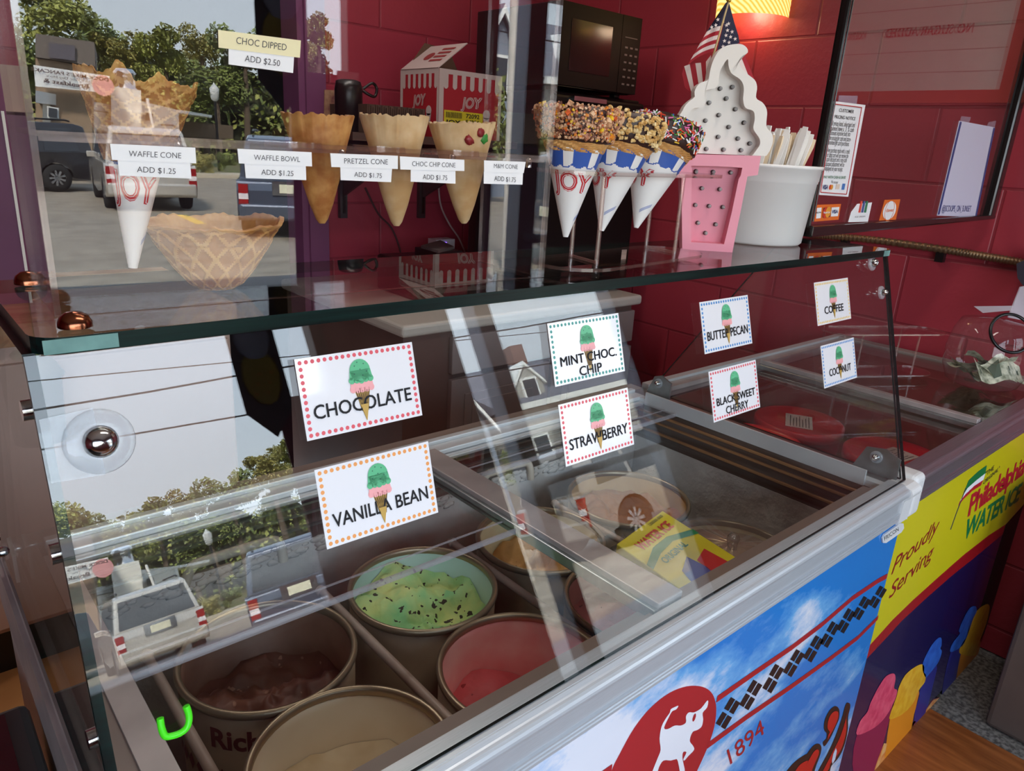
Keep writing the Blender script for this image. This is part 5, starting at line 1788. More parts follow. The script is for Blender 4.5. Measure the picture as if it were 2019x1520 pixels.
INN = C4((1075, 1205), (1045, 1120), (1050, 1020), (1060, 950), (1095, 900), (1120, 862), (1190, 850), (1222, 808), (1215, 728), (1300, 700), (1322, 640), (1330, 575), (1365, 510), (1392, 478), (1396, 530), (1420, 590), (1490, 640), (1515, 700), (1510, 795), (1530, 858), (1590, 882), (1600, 945), (1590, 1020), (1635, 1090), (1640, 1140), (1605, 1195), (1580, 1225))
SWHITE, SPINK = mat('sign_white', (230, 224, 217), .4), mat('sign_pink', (230, 140, 160), .4)
SPINKD = mat('sign_pink_back', (222, 132, 152), .45)


def resample(pts, n):
    pts = [Vector(p) for p in pts]
    d = [0]
    for a, b in zip(pts, pts[1:]):
        d.append(d[-1] + (b - a).length)
    res = []
    for i in range(n):
        t = d[-1] * i / (n - 1)
        k = max(j for j in range(len(d)) if d[j] <= t + 1e-9)
        k = min(k, len(pts) - 2)
        f_ = (t - d[k]) / max(1e-9, d[k + 1] - d[k])
        res.append(pts[k].lerp(pts[k + 1], f_))
    return res


def frame_strip(m, outer, inner, depth, mt, closed=False):
    """raised border between two outlines, with its outer and inner walls"""
    n = len(outer)
    rows = [[p + SN * depth for p in outer], [p + SN * depth for p in inner], inner, [p - SN * .004 for p in outer]]
    vs = [p for r in rows for p in r]
    fs = []
    R = range(n) if closed else range(n - 1)
    for a, b in ((0, 1), (1, 2), (3, 0)):
        for i in R:
            j = (i + 1) % n
            fs.append((a * n + i, a * n + j, b * n + j, b * n + i))
    m.add(vs, fs, mt)


DEP = .022
sm_o = resample(smoothpath([psn(*q) for q in OUT], 4), 110)
sm_i = resample(smoothpath([psn(*q) for q in INN], 4), 110)
m = MB()
frame_strip(m, sm_o, sm_i, DEP, SWHITE)
m.prism([p - SN * .004 for p in sm_o], SN * .004, SWHITE)
m.obj('swirl', sg)
PO = [(1327, 303), (1406, 305), (1492, 307), (1486, 344), (1466, 347), (1452, 419), (1437, 494), (1388, 491), (1340, 488), (1339, 415), (1338, 350), (1326, 334)]
PI_ = [(1357, 326), (1406, 327), (1456, 330), (1453, 345), (1449, 352), (1436, 415), (1421, 478), (1388, 476), (1357, 474), (1357, 415), (1358, 352), (1359, 338)]
m = MB()
frame_strip(m, [psn(*q) for q in PO], [psn(*q) for q in PI_], DEP, SPINK, True)
m.prism([psn(*q) - SN * .004 for q in PO], SN * .004, SPINKD)
m.obj('cone_cup', sg)
BULB, BSOCK = mat('lamp_bulb_clear', (226, 226, 226), .12, trans=.6), mat('bulb_socket', (46, 42, 42), .35)
for q in C4((1355, 700), (1450, 688), (1403, 778), (1268, 812), (1475, 862), (1345, 908), (1240, 952), (1543, 968), (1423, 1002), (1222, 1062), (1340, 1080), (1495, 1093), (1588, 1132), (1112, 1172), (1246, 1175), (1382, 1180), (1519, 1185), (1165, 1350), (1300, 1355), (1438, 1360)) + [(1383, 371), (1418, 373), (1370, 404), (1397, 406), (1424, 408), (1375, 439), (1410, 442), (1390, 459)]:
    c = psn(*q)
    m = MB()
    m.lathe([(.0033, 0), (.0033, .004), (.0025, .005), (0, .005)], c, BSOCK, 12, (SU, UP, SN))
    m.ball(c + SN * .0075, .0029, BULB, 8)
    m.obj('bulb', sg)
S1 = S0 - SN * .055
pfl = lambda u, v: on(u, v, S1, SN)
fl = thing('small_flag', 'small American flag on a thin stick drooping behind the soft serve sign', 'flag', pfl(1405, 350))
m = MB(); m.tube([pfl(1437, 1), pfl(1395, 150), pfl(1372, 300), Vector((pfl(1352, 470).x, pfl(1352, 470).y, SHELF_Z + .002))], .0016, mat('flag_stick', (206, 180, 130), .5), 8)
m.ball(pfl(1437, 0), .004, mat('flag_ball', (210, 170, 60), .3, .6), 8)
m.obj('flag_stick', fl)
FNAVY, FRED, FWHT = mat('flag_navy', (34, 32, 62), .75), mat('flag_red', (170, 30, 46), .75), mat('flag_white', (232, 216, 212), .75)


def star(m, c, r, ux, uy, rot=0):
    pts = []
    for i in range(10):
        a = pi / 2 + 2 * pi * i / 10 + rot
        rr = r if i % 2 == 0 else r * .4
        pts.append(c + ux * (rr * cos(a)) + uy * (rr * sin(a)))
    m.poly(pts, FWHT)


m = MB()
# left fall of the cloth: navy above, curved stripes, then the turned-under corner
lp = lambda t: Vector((1436 - 28 * t, 3 + 102 * t))
le = lambda t: Vector((1434 - 84 * t ** .95, 3 + 132 * t ** 1.05))
wav = lambda a, t: SN * (.010 * sin(a * 5 + t * 3) * a)
ts = [0, .47, .56, .645, .73, .81, .89, .96]
for k, (t0, t1) in enumerate(zip(ts, ts[1:])):
    mt_ = FNAVY if k == 0 else (FWHT if k % 2 else FRED)
    for i in range(8):
        a0_, a1_ = i / 8, (i + 1) / 8
        qd = []
        for t, a in ((t0, a0_), (t0, a1_), (t1, a1_), (t1, a0_)):
            w2 = lp(t).lerp(le(t), a)
            qd.append(pfl(w2.x, w2.y - 5 * sin(a * pi) * t) + wav(a, t))
        m.poly(qd, mt_)
bt = [(1350, 130), (1361, 126), (1372, 124), (1383, 123), (1393, 121), (1403, 108)]
bl = [(1364, 180), (1371, 178), (1380, 172), (1388, 165), (1394, 160), (1404, 150)]
for k in range(5):
    m.poly([pfl(*bt[k]) - SN * .004, pfl(*bt[k + 1]) - SN * .004, pfl(*bl[k + 1]) - SN * .006, pfl(*bl[k]) - SN * .006], FWHT if k % 2 == 0 else FRED)
m.poly([pfl(1350, 130) - SN * .005, pfl(1346, 145) - SN * .005, pfl(1352, 172) - SN * .006, pfl(1364, 182) - SN * .006], FRED)
# right fall
m.poly([pfl(*q) for q in ((1437, 3), (1448, 45), (1456, 70), (1458, 84), (1446, 92), (1413, 104))], FNAVY)
rt = [(1458, 82), (1452, 88), (1446, 93), (1440, 96)]
rb = [(1492, 168), (1486, 176), (1470, 178), (1455, 178)]
for k, mt_ in enumerate((FRED, FWHT, FRED)):
    m.poly([pfl(*rt[k]), pfl(*rt[k + 1]), pfl(*rb[k + 1]), pfl(*rb[k])], mt_)
for q in ((1434, 60), (1443, 63), (1431, 70), (1440, 73), (1449, 77), (1428, 81), (1437, 84), (1425, 92), (1436, 47), (1432, 50), (1412, 41), (1408, 52), (1400, 56)):
    star(m, pfl(*q) + SN * .0016 + (wav(.2, .4) if q[0] < 1420 else Vector((0, 0, 0))) + (SN * .008 if q[0] < 1420 else Vector((0, 0, 0))), .0032, SU, UP, .2)
m.obj('flag_cloth', fl)

# ------------------------------------------------------------------ white tub of taster spoons
TC = Vector((1.222, .722, SHELF_Z + .001))
tb = thing('spoon_tub', 'white plastic tub full of taster spoons beside the pink sign', 'tub', TC)
m = MB()
m.lathe([(0, 0), (.074, 0), (.078, .004), (.087, .105), (.0885, .106), (.0885, .109), (.0895, .110), (.0905, .128), (.0935, .129), (.0935, .1345), (.089, .1345), (.0865, .10), (.076, .006), (0, .006)], TC, mat('tub_white', (236, 234, 232), .32, vary=.02), 56)
m.obj('tub_wall', tb)
SPN = [mat('spoon_white', (240, 238, 234), .4), mat('spoon_cream', (226, 206, 176), .4)]
rnd = random.Random(5)
pts2 = []
for k in range(58):
    for _ in range(60):
        a, r_ = rnd.uniform(0, 2 * pi), .074 * math.sqrt(rnd.random())
        q = Vector((r_ * cos(a), r_ * sin(a), 0))
        if all((q - z_).length > .0105 for z_ in pts2):
            break
    pts2.append(q)
    lean = Vector((.22 + .12 * rnd.uniform(-1, 1) + q.x * 1.2, -.05 + .1 * rnd.uniform(-1, 1), 1)).normalized()
    hgt = rnd.uniform(.17, .188)
    base = TC + q * .55 + Vector((-.012, 0, .012))
    a = rnd.uniform(-.6, .6) + pi / 2
    wd = Vector((cos(a), sin(a), 0))
    wd = (wd - lean * wd.dot(lean)).normalized()
    th = lean.cross(wd)
    m = MB()
    w2, t2 = .0052, .0013
    for h0, h1, wa, wb in ((0, hgt * .6, .0032, .0045), (hgt * .6, hgt * .93, .0045, .0060), (hgt * .93, hgt, .0060, .0042)):
        A, B = base + lean * h0, base + lean * h1
        m.hexa([A - wd * wa - th * t2, A + wd * wa - th * t2, A + wd * wa + th * t2, A - wd * wa + th * t2,
                B - wd * wb - th * t2, B + wd * wb - th * t2, B + wd * wb + th * t2, B - wd * wb + th * t2], SPN[1] if k % 5 == 0 else SPN[0])
    tag(m.obj('taster_spoon'), 'flat plastic taster spoon standing in the white tub', 'spoon', 'taster spoons in the white tub')

# ------------------------------------------------------------------ black framed glass screen at the till
FYP = .722
fpx = lambda u, v, k=0.0: py(u, v, FYP - k)
sc = thing('till_screen', 'tall black framed glass screen with taped notices, standing behind the tub of spoons', 'glass screen', (1.92, FYP, 1.32))
XA, XB, ZA, ZB = 1.402, 2.47, 1.322, 2.35
BF = mat('black_frame', (22, 20, 20), .22, vary=.1, coat=.3)
for nm, lo, hi in (('frame_stile', (XA, FYP - .005, ZA), (XA + .011, FYP + .014, ZB)), ('frame_stile', (XB - .04, FYP - .012, ZA + .016), (XB, FYP + .02, ZB)), ('frame_rail', (XA + .011, FYP - .012, ZB - .05), (XB - .04, FYP + .02, ZB))):
    m = MB(); m.box(lo, hi, BF); m.obj(nm, sc, bevel=.006)
m = MB(); m.hexa([(XA, FYP - .013, ZA), (XB, FYP - .013, ZA + .016), (XB, FYP + .02, ZA + .016), (XA, FYP + .02, ZA), (XA, FYP - .013, ZA + .022), (XB, FYP - .013, ZA + .028), (XB, FYP + .02, ZA + .028), (XA, FYP + .02, ZA + .022)], BF); m.obj('frame_rail', sc, bevel=.004)
m = MB(); m.box((XA + .0115, FYP - .006, ZA + .03), (XA + .0140, FYP - .003, ZB - .05), CHROME); m.obj('bright_bead', sc)
m = MB(); m.box((XA + .009, FYP, ZA + .02), (XB - .04, FYP + .005, ZB - .04), GLASS); m.obj('glass_pane', sc)
GREENT = mat('notice_green', (40, 110, 70), .5)
m = MB()
q = [fpx(*p, .001) for p in ((1641, 199), (1706, 207), (1672, 388), (1614, 384))]
m.prism(q, (0, -.0005, 0), WHITE)
fq = lambda u, v: fpx(u, v, .0022)
for a, b in (((1644, 205), (1699, 212)), ((1699, 212), (1669, 383)), ((1669, 383), (1618, 379)), ((1618, 379), (1644, 205))):
    m.tube([fq(*a), fq(*b)], .0009, REDINK, 4)
m.text_px('CUSTOMER', INK, (1654, 220), (1683, 223.5), (1655.5, 213), fq, bold=.006)
m.text_px('PRICING NOTICE', INK, (1645, 233), (1686, 237.5), (1646.5, 226), fq, bold=.006)
for s_, a, b in (('All prices listed, advertised and', (1638, 247), (1685, 251)), ('quoted have a  3  % cash', (1637, 257), (1683, 260.5)), ('discount incentive built into', (1636, 266), (1676, 269)), ('the pricing for cash and store-', (1634, 275.5), (1677, 279)), ('branded gift card purchases.', (1633, 285), (1674, 288)),
                 ('Any purchase made with a credit', (1631, 300), (1675, 303)), ('or debit card will not receive the', (1630, 309.5), (1672, 312)), ('cash discount and a non-cash', (1629, 318), (1669, 320)), ('discount adjustment will be', (1627, 327), (1664, 329)), ('displayed on your receipt.', (1626, 336), (1661, 338))):
    m.text(s_, INK, fq(*a), fq(*b) - fq(*a), UP * .0095)
m.text_px('PAY WITH CASH & SAVE!', GREENT, (1624, 351.5), (1667, 352.5), (1625, 346), fq, bold=.015)
m.text('We accept', INKGREY, fq(1638, 361), fq(1652, 362) - fq(1638, 361), UP * .006)
m.text('VISA', mat('card_navy', (30, 40, 100), .5), fq(1621, 373), fq(1632, 373) - fq(1621, 373), UP * .0085, bold=.03)
m.disc(fq(1637, 369), .005, XU, UP, mat('card_red_dot', (208, 60, 40), .5)); m.disc(fq(1640, 369) - Vector((0, .0002, 0)), .005, XU, UP, mat('card_amber_dot', (226, 150, 50), .5))
m.obox(fq(1647, 373), XU * .016, UP * .010, Vector((0, -.0003, 0)), mat('card_tile_pale', (226, 206, 190), .5)); m.obox(fq(1659, 374), XU * .012, UP * .012, Vector((0, -.0003, 0)), mat('card_tile_blue', (70, 120, 190), .5))
for u in ((1653, 191), ):
    m.prism([fpx(*p, .0006) for p in ((1654, 188), (1691, 189), (1689, 206), (1652, 202))], (0, -.0002, 0), TAPE)
tag(m.obj('pricing_notice'), 'white customer pricing notice taped to the glass screen', 'notice')
m = MB()
m.prism([fpx(*p, .001) for p in ((1891, 238), (1961, 251), (1925, 428), (1847, 425))], (0, -.0005, 0), mat('lilac_paper', (206, 204, 226), .5))
HB = mat('handle_blue', (58, 70, 130), .5)
for a, b in (((1893, 240), (1849, 423)), ((1959, 252), (1923, 426))):
    A, B = fq(*a), fq(*b)
    m.poly([A, A + XU * .012, B + XU * .012, B], HB)
m.text_px('@SCOOPS_ON_SUNSET', HB, (1857, 417), (1914, 417), (1859, 404), fq, bold=.0)
m.prism([fpx(*p, .0006) for p in ((1896, 229), (1914, 231), (1911, 242), (1892, 239))], (0, -.0002, 0), TAPE)
m.prism([fpx(*p, .0006) for p in ((1949, 241), (1964, 238), (1961, 252), (1946, 248))], (0, -.0002, 0), TAPE)
tag(m.obj('handle_poster'), 'lilac sheet with a social media handle taped at the right of the glass screen', 'poster')
ORS = mat('sticker_orange', (226, 110, 40), .4)
m = MB()
m.prism([fpx(*p, .001) for p in ((1608, 404), (1658, 402), (1653, 433), (1604, 437))], (0, -.0004, 0), ORS)
for a, b, c, d, cm in (((1611, 410), (1620, 409), (1618, 430), (1609, 431), WHITE), ((1624, 410), (1639, 409), (1636, 428), (1622, 429), mat('sticker_navy', (50, 40, 60), .4)), ((1640, 409), (1655, 408), (1652, 426), (1638, 427), WHITE)):
    m.poly([fpx(*p, .0022) for p in (a, b, c, d)], cm)
m.text_px('VISA', MATS['card_navy'], (1640, 421), (1652, 420), (1640.5, 414), lambda u, v: fpx(u, v, .0026), bold=.04)
m.text_px('DISCOVER', INK, (1609, 421), (1619, 420), (1609, 418), lambda u, v: fpx(u, v, .0026), bold=.02)
m.disc(fpx(1628, 419, .0026), .011, XU, UP, MATS['card_red_dot'], 16); m.disc(fpx(1633, 418, .0028), .011, XU, UP, MATS['card_amber_dot'], 16)
m.text_px('MasterCard', WHITE, (1624, 421), (1637, 420), (1624, 417), lambda u, v: fpx(u, v, .0031), bold=.02)
tag(m.obj('card_sticker'), 'orange sticker with three bank card emblems low on the glass screen', 'sticker')
m = MB()
m.prism([fpx(*p, .001) for p in ((1690, 402), (1719, 399), (1711, 437), (1672, 438), (1678, 418))], (0, -.0004, 0), WHITE)
for k, c in enumerate(('card_red_dot', 'handle_blue', 'notice_green')):
    p = fpx(1694 + 5.5 * k, 419, .0022); m.tube([p, p + UP * .024], .0028, MATS[c], 5)
m.text_px('ICE CREAM', INKGREY, (1686, 429), (1706, 428), (1686, 426), lambda u, v: fpx(u, v, .0022))
tag(m.obj('white_sticker'), 'white curved sticker with three small ice pops on the glass screen', 'sticker')
m = MB()
m.prism([fpx(*p, .001) for p in ((1744, 394), (1775, 393), (1766, 433), (1733, 435))], (0, -.0004, 0), ORS)
m.disc(fpx(1754, 415, .0022), .034, XU, UP, WHITE, 20, .021); m.ring(fpx(1754, 415, .0024), .022, .024, XU, UP, ORS)
m.text_px('clover', ORS, (1747, 418), (1762, 417), (1747, 411), lambda u, v: fpx(u, v, .0026), bold=.02)
tag(m.obj('orange_sticker'), 'small orange sticker with a white oval, rightmost of the low stickers', 'sticker')

# conduit along the right wall
cd = thing('conduit', 'ribbed bronze flexible conduit clipped along the right wall', 'conduit', (RW - .02, .9, 1.2))
A, B, C_ = px(1640, 466, RW - .018), px(1800, 480, RW - .018), px(2019, 519, RW - .018)
path = smoothpath([px(1600, 463, RW - .018), A, px(1730, 474, RW - .018), px(1860, 492, RW - .018), px(1940, 505, RW - .018), C_, px(2100, 540, RW - .018)], 46)
m = MB(); m.tube(path, [.0105 + .002 * (i % 4 < 2) for i in range(len(path))], mat('conduit_bronze', (136, 112, 86), .35, .7), 10); m.obj('hose', cd)
for u, v in ((1668, 470), (1857, 494)):
    p = px(u, v, RW - .012)
    m = MB(); m.box((p.x - .01, p.y - .012, p.z - .035), (p.x + .011, p.y + .012, p.z - .0), BLACKP); m.obj('clip', cd)

# tip jar with notes, printer with paper roll
JC = pz(1975, 770, .905)
JC = Vector((JC.x + .02, JC.y + .06, .902))
tj = thing('tip_jar', 'clear plastic tip jar with dollar notes and a round slanted mouth, at the right edge', 'jar', JC)
m = MB()
m.lathe([(0, .002), (.07, .001), (.088, .012), (.103, .05), (.104, .10), (.095, .15), (.082, .18), (0.0, .19)], JC, PLASTIC_CLEAR, 48)
m.obj('jar_wall', tj)
mc = px(1993, 657, JC.x - .055)
mn = Vector((-.62, -.62, .48)).normalized()
ma_ = mn.cross(UP).normalized(); mb_ = mn.cross(ma_)
m = MB(); m.tube([mc + (ma_ * cos(2 * pi * i / 40) + mb_ * sin(2 * pi * i / 40)) * .052 for i in range(40)], .0042, BLACKP, 8, closed=True); m.obj('mouth_ring', tj)
NOTE, NOTEG = mat('banknote', (226, 224, 200), .6, c2=(120, 128, 104), vscale=55, contrast=.45), mat('banknote_green', (78, 92, 74), .6)
rnd = random.Random(9)
for k, (dx, dy, dz, rz, tl) in enumerate(((-.03, -.035, .055, -.5, .9), (.015, -.04, .05, -.75, .8), (.03, .01, .045, .9, .2), (-.03, .02, .05, 1.4, .45), (0, .03, .03, -.7, .1), (-.01, -.01, .075, 2.0, .35))):
    m = MB()
    o = JC + Vector((dx, dy, dz))
    ux = Vector((cos(rz), sin(rz), .15 * rnd.uniform(-1, 1)))
    uy = Vector((-sin(rz) * .8, cos(rz) * .8, tl))
    g_ = {}
    nx, ny = 8, 4
    W2, H2 = .118, .056
    vs = []
    for i in range(nx + 1):
        for j in range(ny + 1):
            a, b = i / nx - .5, j / ny - .5
            vs.append(o + ux * (a * W2) + uy * (b * H2) + UP * (.012 * sin(a * 7 + k) * (1 + .5 * sin(b * 4 + k))))
    m.add(vs, [(i * (ny + 1) + j, (i + 1) * (ny + 1) + j, (i + 1) * (ny + 1) + j + 1, i * (ny + 1) + j + 1) for i in range(nx) for j in range(ny)], NOTE, True)
    up_ = ux.cross(uy).normalized() * .0012
    at = lambda a, b: o + ux * (a * W2) + uy * (b * H2) + UP * (.012 * sin(a * 7 + k) * (1 + .5 * sin(b * 4 + k))) + up_
    m.poly([at(-.1, -.3), at(.1, -.3), at(.12, .3), at(-.12, .3)], NOTEG)
    m.text('1', NOTEG, at(.34, -.1), ux * .004, uy * .011, bold=.04)
    m.text('1', NOTEG, at(-.42, -.1), ux * .004, uy * .011, bold=.04)
    tag(m.obj('dollar_note'), 'crumpled one dollar note inside the tip jar', 'banknote', 'dollar notes in the tip jar')
m = MB(); q0 = px(1922, 606, 2.33)
m.prism([px(*p, 2.33) for p in ((1920, 604), (1996, 603), (1994, 612), (1938, 617))], (.004, 0, 0), mat('tip_paper', (206, 196, 206), .6))
m.obj('paper_label', tj)
pr = thing('receipt_printer', 'dark receipt printer with a white paper strip hanging, on the right wall edge', 'printer', (2.42, .54, 1.1))
m = MB(); m.prism([px(*p, 2.36) for p in ((2004, 520), (2050, 500), (2060, 585), (2016, 562), (2006, 548))], (.155, 0, 0), mat('printer_grey', (58, 54, 66), .45)); m.obj('printer_body', pr, bevel=.004)
m = MB(); m.prism([px(*p, 2.355) for p in ((2012, 566), (2045, 560), (2060, 640), (1988, 626))], (.002, .003, 0), mat('receipt_white', (220, 212, 226), .6)); m.obj('paper_strip', pr)

# pendant lamp
LC = py(1487, 10, 1.62)
lp_ = thing('pendant_lamp', 'warm glowing woven pendant lamp shade hanging above the flag', 'pendant lamp', (LC.x, LC.y, LC.z))
R_L = 71 / FPX * (LC - EYE).dot(Vector(ROT[2]))
m = MB()
sh, t, bs = nodes_of('woven_shade')
N, L = t.nodes, t.links
g = N.new('ShaderNodeTexCoord'); mp_ = N.new('ShaderNodeMapping'); mp_.inputs['Rotation'].default_value = (.5, .6, .78)
L.new(g.outputs['Object'], mp_.inputs[0])
wv = N.new('ShaderNodeTexWave'); wv.inputs['Scale'].default_value = 26; wv.inputs['Distortion'].default_value = 1.5
L.new(mp_.outputs[0], wv.inputs[0])
wr = N.new('ShaderNodeValToRGB'); wr.color_ramp.elements[0].color = lin((226, 170, 60)); wr.color_ramp.elements[1].color = lin((255, 232, 150))
L.new(wv.outputs[0], wr.inputs[0]); L.new(wr.outputs[0], bs.inputs['Base Color']); L.new(wr.outputs[0], bs.inputs['Emission Color'])
bs.inputs['Emission Strength'].default_value = 1.15; bs.inputs['Roughness'].default_value = .6
zb = py(1487, 47, LC.y).z + .012
m.lathe([(R_L, 0), (R_L * 1.03, .22), (R_L * 1.01, .22), (R_L * .985, 0.002), (R_L, 0)], (LC.x, LC.y, zb), sh, 48)
m.obj('lamp_shade', lp_)
m = MB(); m.ball((LC.x, LC.y, zb + .1), .04, mat('warm_bulb', (255, 226, 160), .3, emit=(255, 214, 140), es=4.0), 14); m.obj('bulb', lp_)
m = MB(); m.tube([(LC.x, LC.y, zb + .14), (LC.x, LC.y, 2.75)], .004, BLACKP, 6)
m.tube([(LC.x - R_L, LC.y, zb + .215), (LC.x + R_L, LC.y, zb + .215)], .003, BLACKP, 6); m.obj('cord', lp_)
pl = bpy.data.lights.new('pendant_light', 'POINT'); pl.energy = 1.2; pl.color = (1, .8, .52); pl.shadow_soft_size = .05
po = bpy.data.objects.new('pendant_light', pl); COL.objects.link(po); po.location = (LC.x, LC.y, zb + .03)

# ------------------------------------------------------------------ back counter and what stands on it
GREYCAB = mat('taupe_cabinet_paint', (146, 132, 130), .42, vary=.03)
DARKEND = mat('dark_brown_panel', (104, 82, 76), .5, vary=.06)
LAMT = mat('pale_laminate', (196, 188, 180), .35, vary=.03)
KX, KY = 1.205, 1.86
kb = thing('base_cabinet', 'taupe base cabinet with drawers and panelled doors behind the ice cream cabinet', 'cabinet', (1.85, 2.25, 0))
m = MB(); m.box((KX + .02, KY + .03, .1), (2.33, BK - .02, .87), DARKEND); m.box((KX + .05, KY + .08, 0), (2.3, BK - .05, .1), BLACKP); m.obj('carcass', kb)
xx = py(893, 700, KY).x
for k in range(2):
    x0 = xx + .005 + k * .47
    for nm, z0, z1 in (('drawer', .72, .85), ('door', .12, .70)):
        m = MB()
        m.box((x0, KY + .008, z0), (x0 + .455, KY + .03, z1), GREYCAB)
        if nm == 'door':
            i_ = .055
            m.box((x0 + i_, KY + .002, z0 + i_), (x0 + .455 - i_, KY + .008, z1 - i_), GREYCAB)
            m.box((x0 + i_ + .03, KY - .002, z0 + i_ + .03), (x0 + .455 - i_ - .03, KY + .002, z1 - i_ - .03), GREYCAB)
        m.obj(nm, kb, bevel=.004)
m = MB(); m.box((KX, KY, .872), (2.36, BK - .005, .912), LAMT); tag(m.obj('worktop', bevel=.012, seg=3), 'pale laminate worktop over the taupe base cabinet', 'worktop')
fr_ = thing('mini_fridge', 'black mini fridge on the worktop under the black microwave', 'fridge', (2.15, 2.2, .912))
FX0, FX1, FYF = py(1085, 300, 1.97).x, py(1259, 330, 1.97).x, 1.97
FZ = py(1180, 187, 1.97).z
m = MB(); m.box((FX0, FYF + .03, .916), (FX1, FYF + .46, FZ), BLACKG); m.obj('body', fr_, bevel=.006)
m = MB(); m.box((FX0, FYF, .93), (FX1, FYF + .026, FZ - .012), BLACKG); m.obj('fridge_door', fr_, bevel=.01)
m = MB(); m.box((FX1 - .05, FYF - .0015, FZ - .075), (FX1 - .02, FYF, FZ - .035), WHITE); m.obj('small_label', fr_)
m = MB(); m.box((FX0 + .08, FYF - .02, FZ - .03), (FX0 + .25, FYF, FZ - .015), CHROME); m.obj('handle', fr_)
mw = thing('microwave', 'black microwave oven stacked on the mini fridge', 'microwave', (2.13, 2.2, FZ))
p0, p1 = py(1100, 137, 1.96), py(1256, 152, 1.96)
mz0, mz1 = FZ + .004, py(1180, 15, 1.96).z
mx0, mx1 = p0.x, p1.x
m = MB(); m.box((mx0, 1.99, mz0 + .01), (mx1, 2.42, mz1), BLACKP)
for x in (mx0 + .04, mx1 - .04):
    for y in (2.03, 2.38):
        m.box((x - .015, y - .015, FZ), (x + .015, y + .015, mz0 + .011), BLACKP)
m.obj('casing', mw, bevel=.005)
dx = mx0 + (mx1 - mx0) * .74
m = MB(); m.box((mx0 + .002, 1.96, mz0 + .012), (dx, 1.99, mz1 - .002), BLACKG); m.box((mx0 + .05, 1.9585, mz0 + .06), (dx - .05, 1.96, mz1 - .05), mat('oven_window', (40, 26, 26), .15)); m.obj('oven_door', mw, bevel=.003)
m = MB(); m.box((dx + .002, 1.96, mz0 + .012), (mx1 - .002, 1.99, mz1 - .002), BLACKG)
BTN = mat('button_grey', (120, 112, 112), .5)
for i in range(6):
    for j in range(3):
        cx_, cz_ = dx + .025 + j * .028, mz0 + .04 + i * .025
        m.box((cx_, 1.959, cz_), (cx_ + .014, 1.96, cz_ + .006), BTN)
m.box((dx + .02, 1.959, mz1 - .075), (mx1 - .02, 1.96, mz1 - .072), BTN)
m.obj('control_panel', mw)

# wall shelf with cone cartons
SHB = mat('dark_brown_board', (84, 58, 46), .5, c2=(66, 44, 36), vscale=8, stretch=(1, 8, 8))
BOXY = 2.2
bx0, bx1 = py(865, 200, BOXY).x, py(988, 200, BOXY).x
bz0, bz1 = py(960, 277, 2.2).z, py(868, 134, BOXY).z
by1 = pxx_ = None
lft = px(790, 150, bx0)
by1 = min(BK - .02, lft.y)
sh_ = thing('wall_shelf', 'dark brown wall shelf on black brackets carrying the cone cartons', 'shelf', (1.5, 2.58, bz0 - .025))
m = MB(); m.box((1.20, 2.15, bz0 - .025), (bx1 + .06, BK - .002, bz0), SHB); m.obj('board', sh_)
for u in (678, 832):
    p = py(u, 430, BK - .02)
    m = MB(); m.box((p.x - .016, BK - .022, p.z), (p.x + .016, BK - .002, bz0 - .026), mat('bracket_grey', (66, 62, 66), .4, .4)); m.box((p.x - .005, BK - .03, p.z + .02), (p.x + .005, BK - .022, bz0 - .026), BLACKP)
    m.prism([(p.x - .006, BK - .03, bz0 - .026), (p.x - .006, BK - .50, bz0 - .026), (p.x - .006, BK - .50, bz0 - .034), (p.x - .006, BK - .03, p.z + .09)], (.012, 0, 0), MATS['bracket_grey'])
    m.obj('bracket', sh_)
JR, JW = mat('carton_red', (170, 32, 44), .5), mat('carton_white', (200, 182, 178), .55)


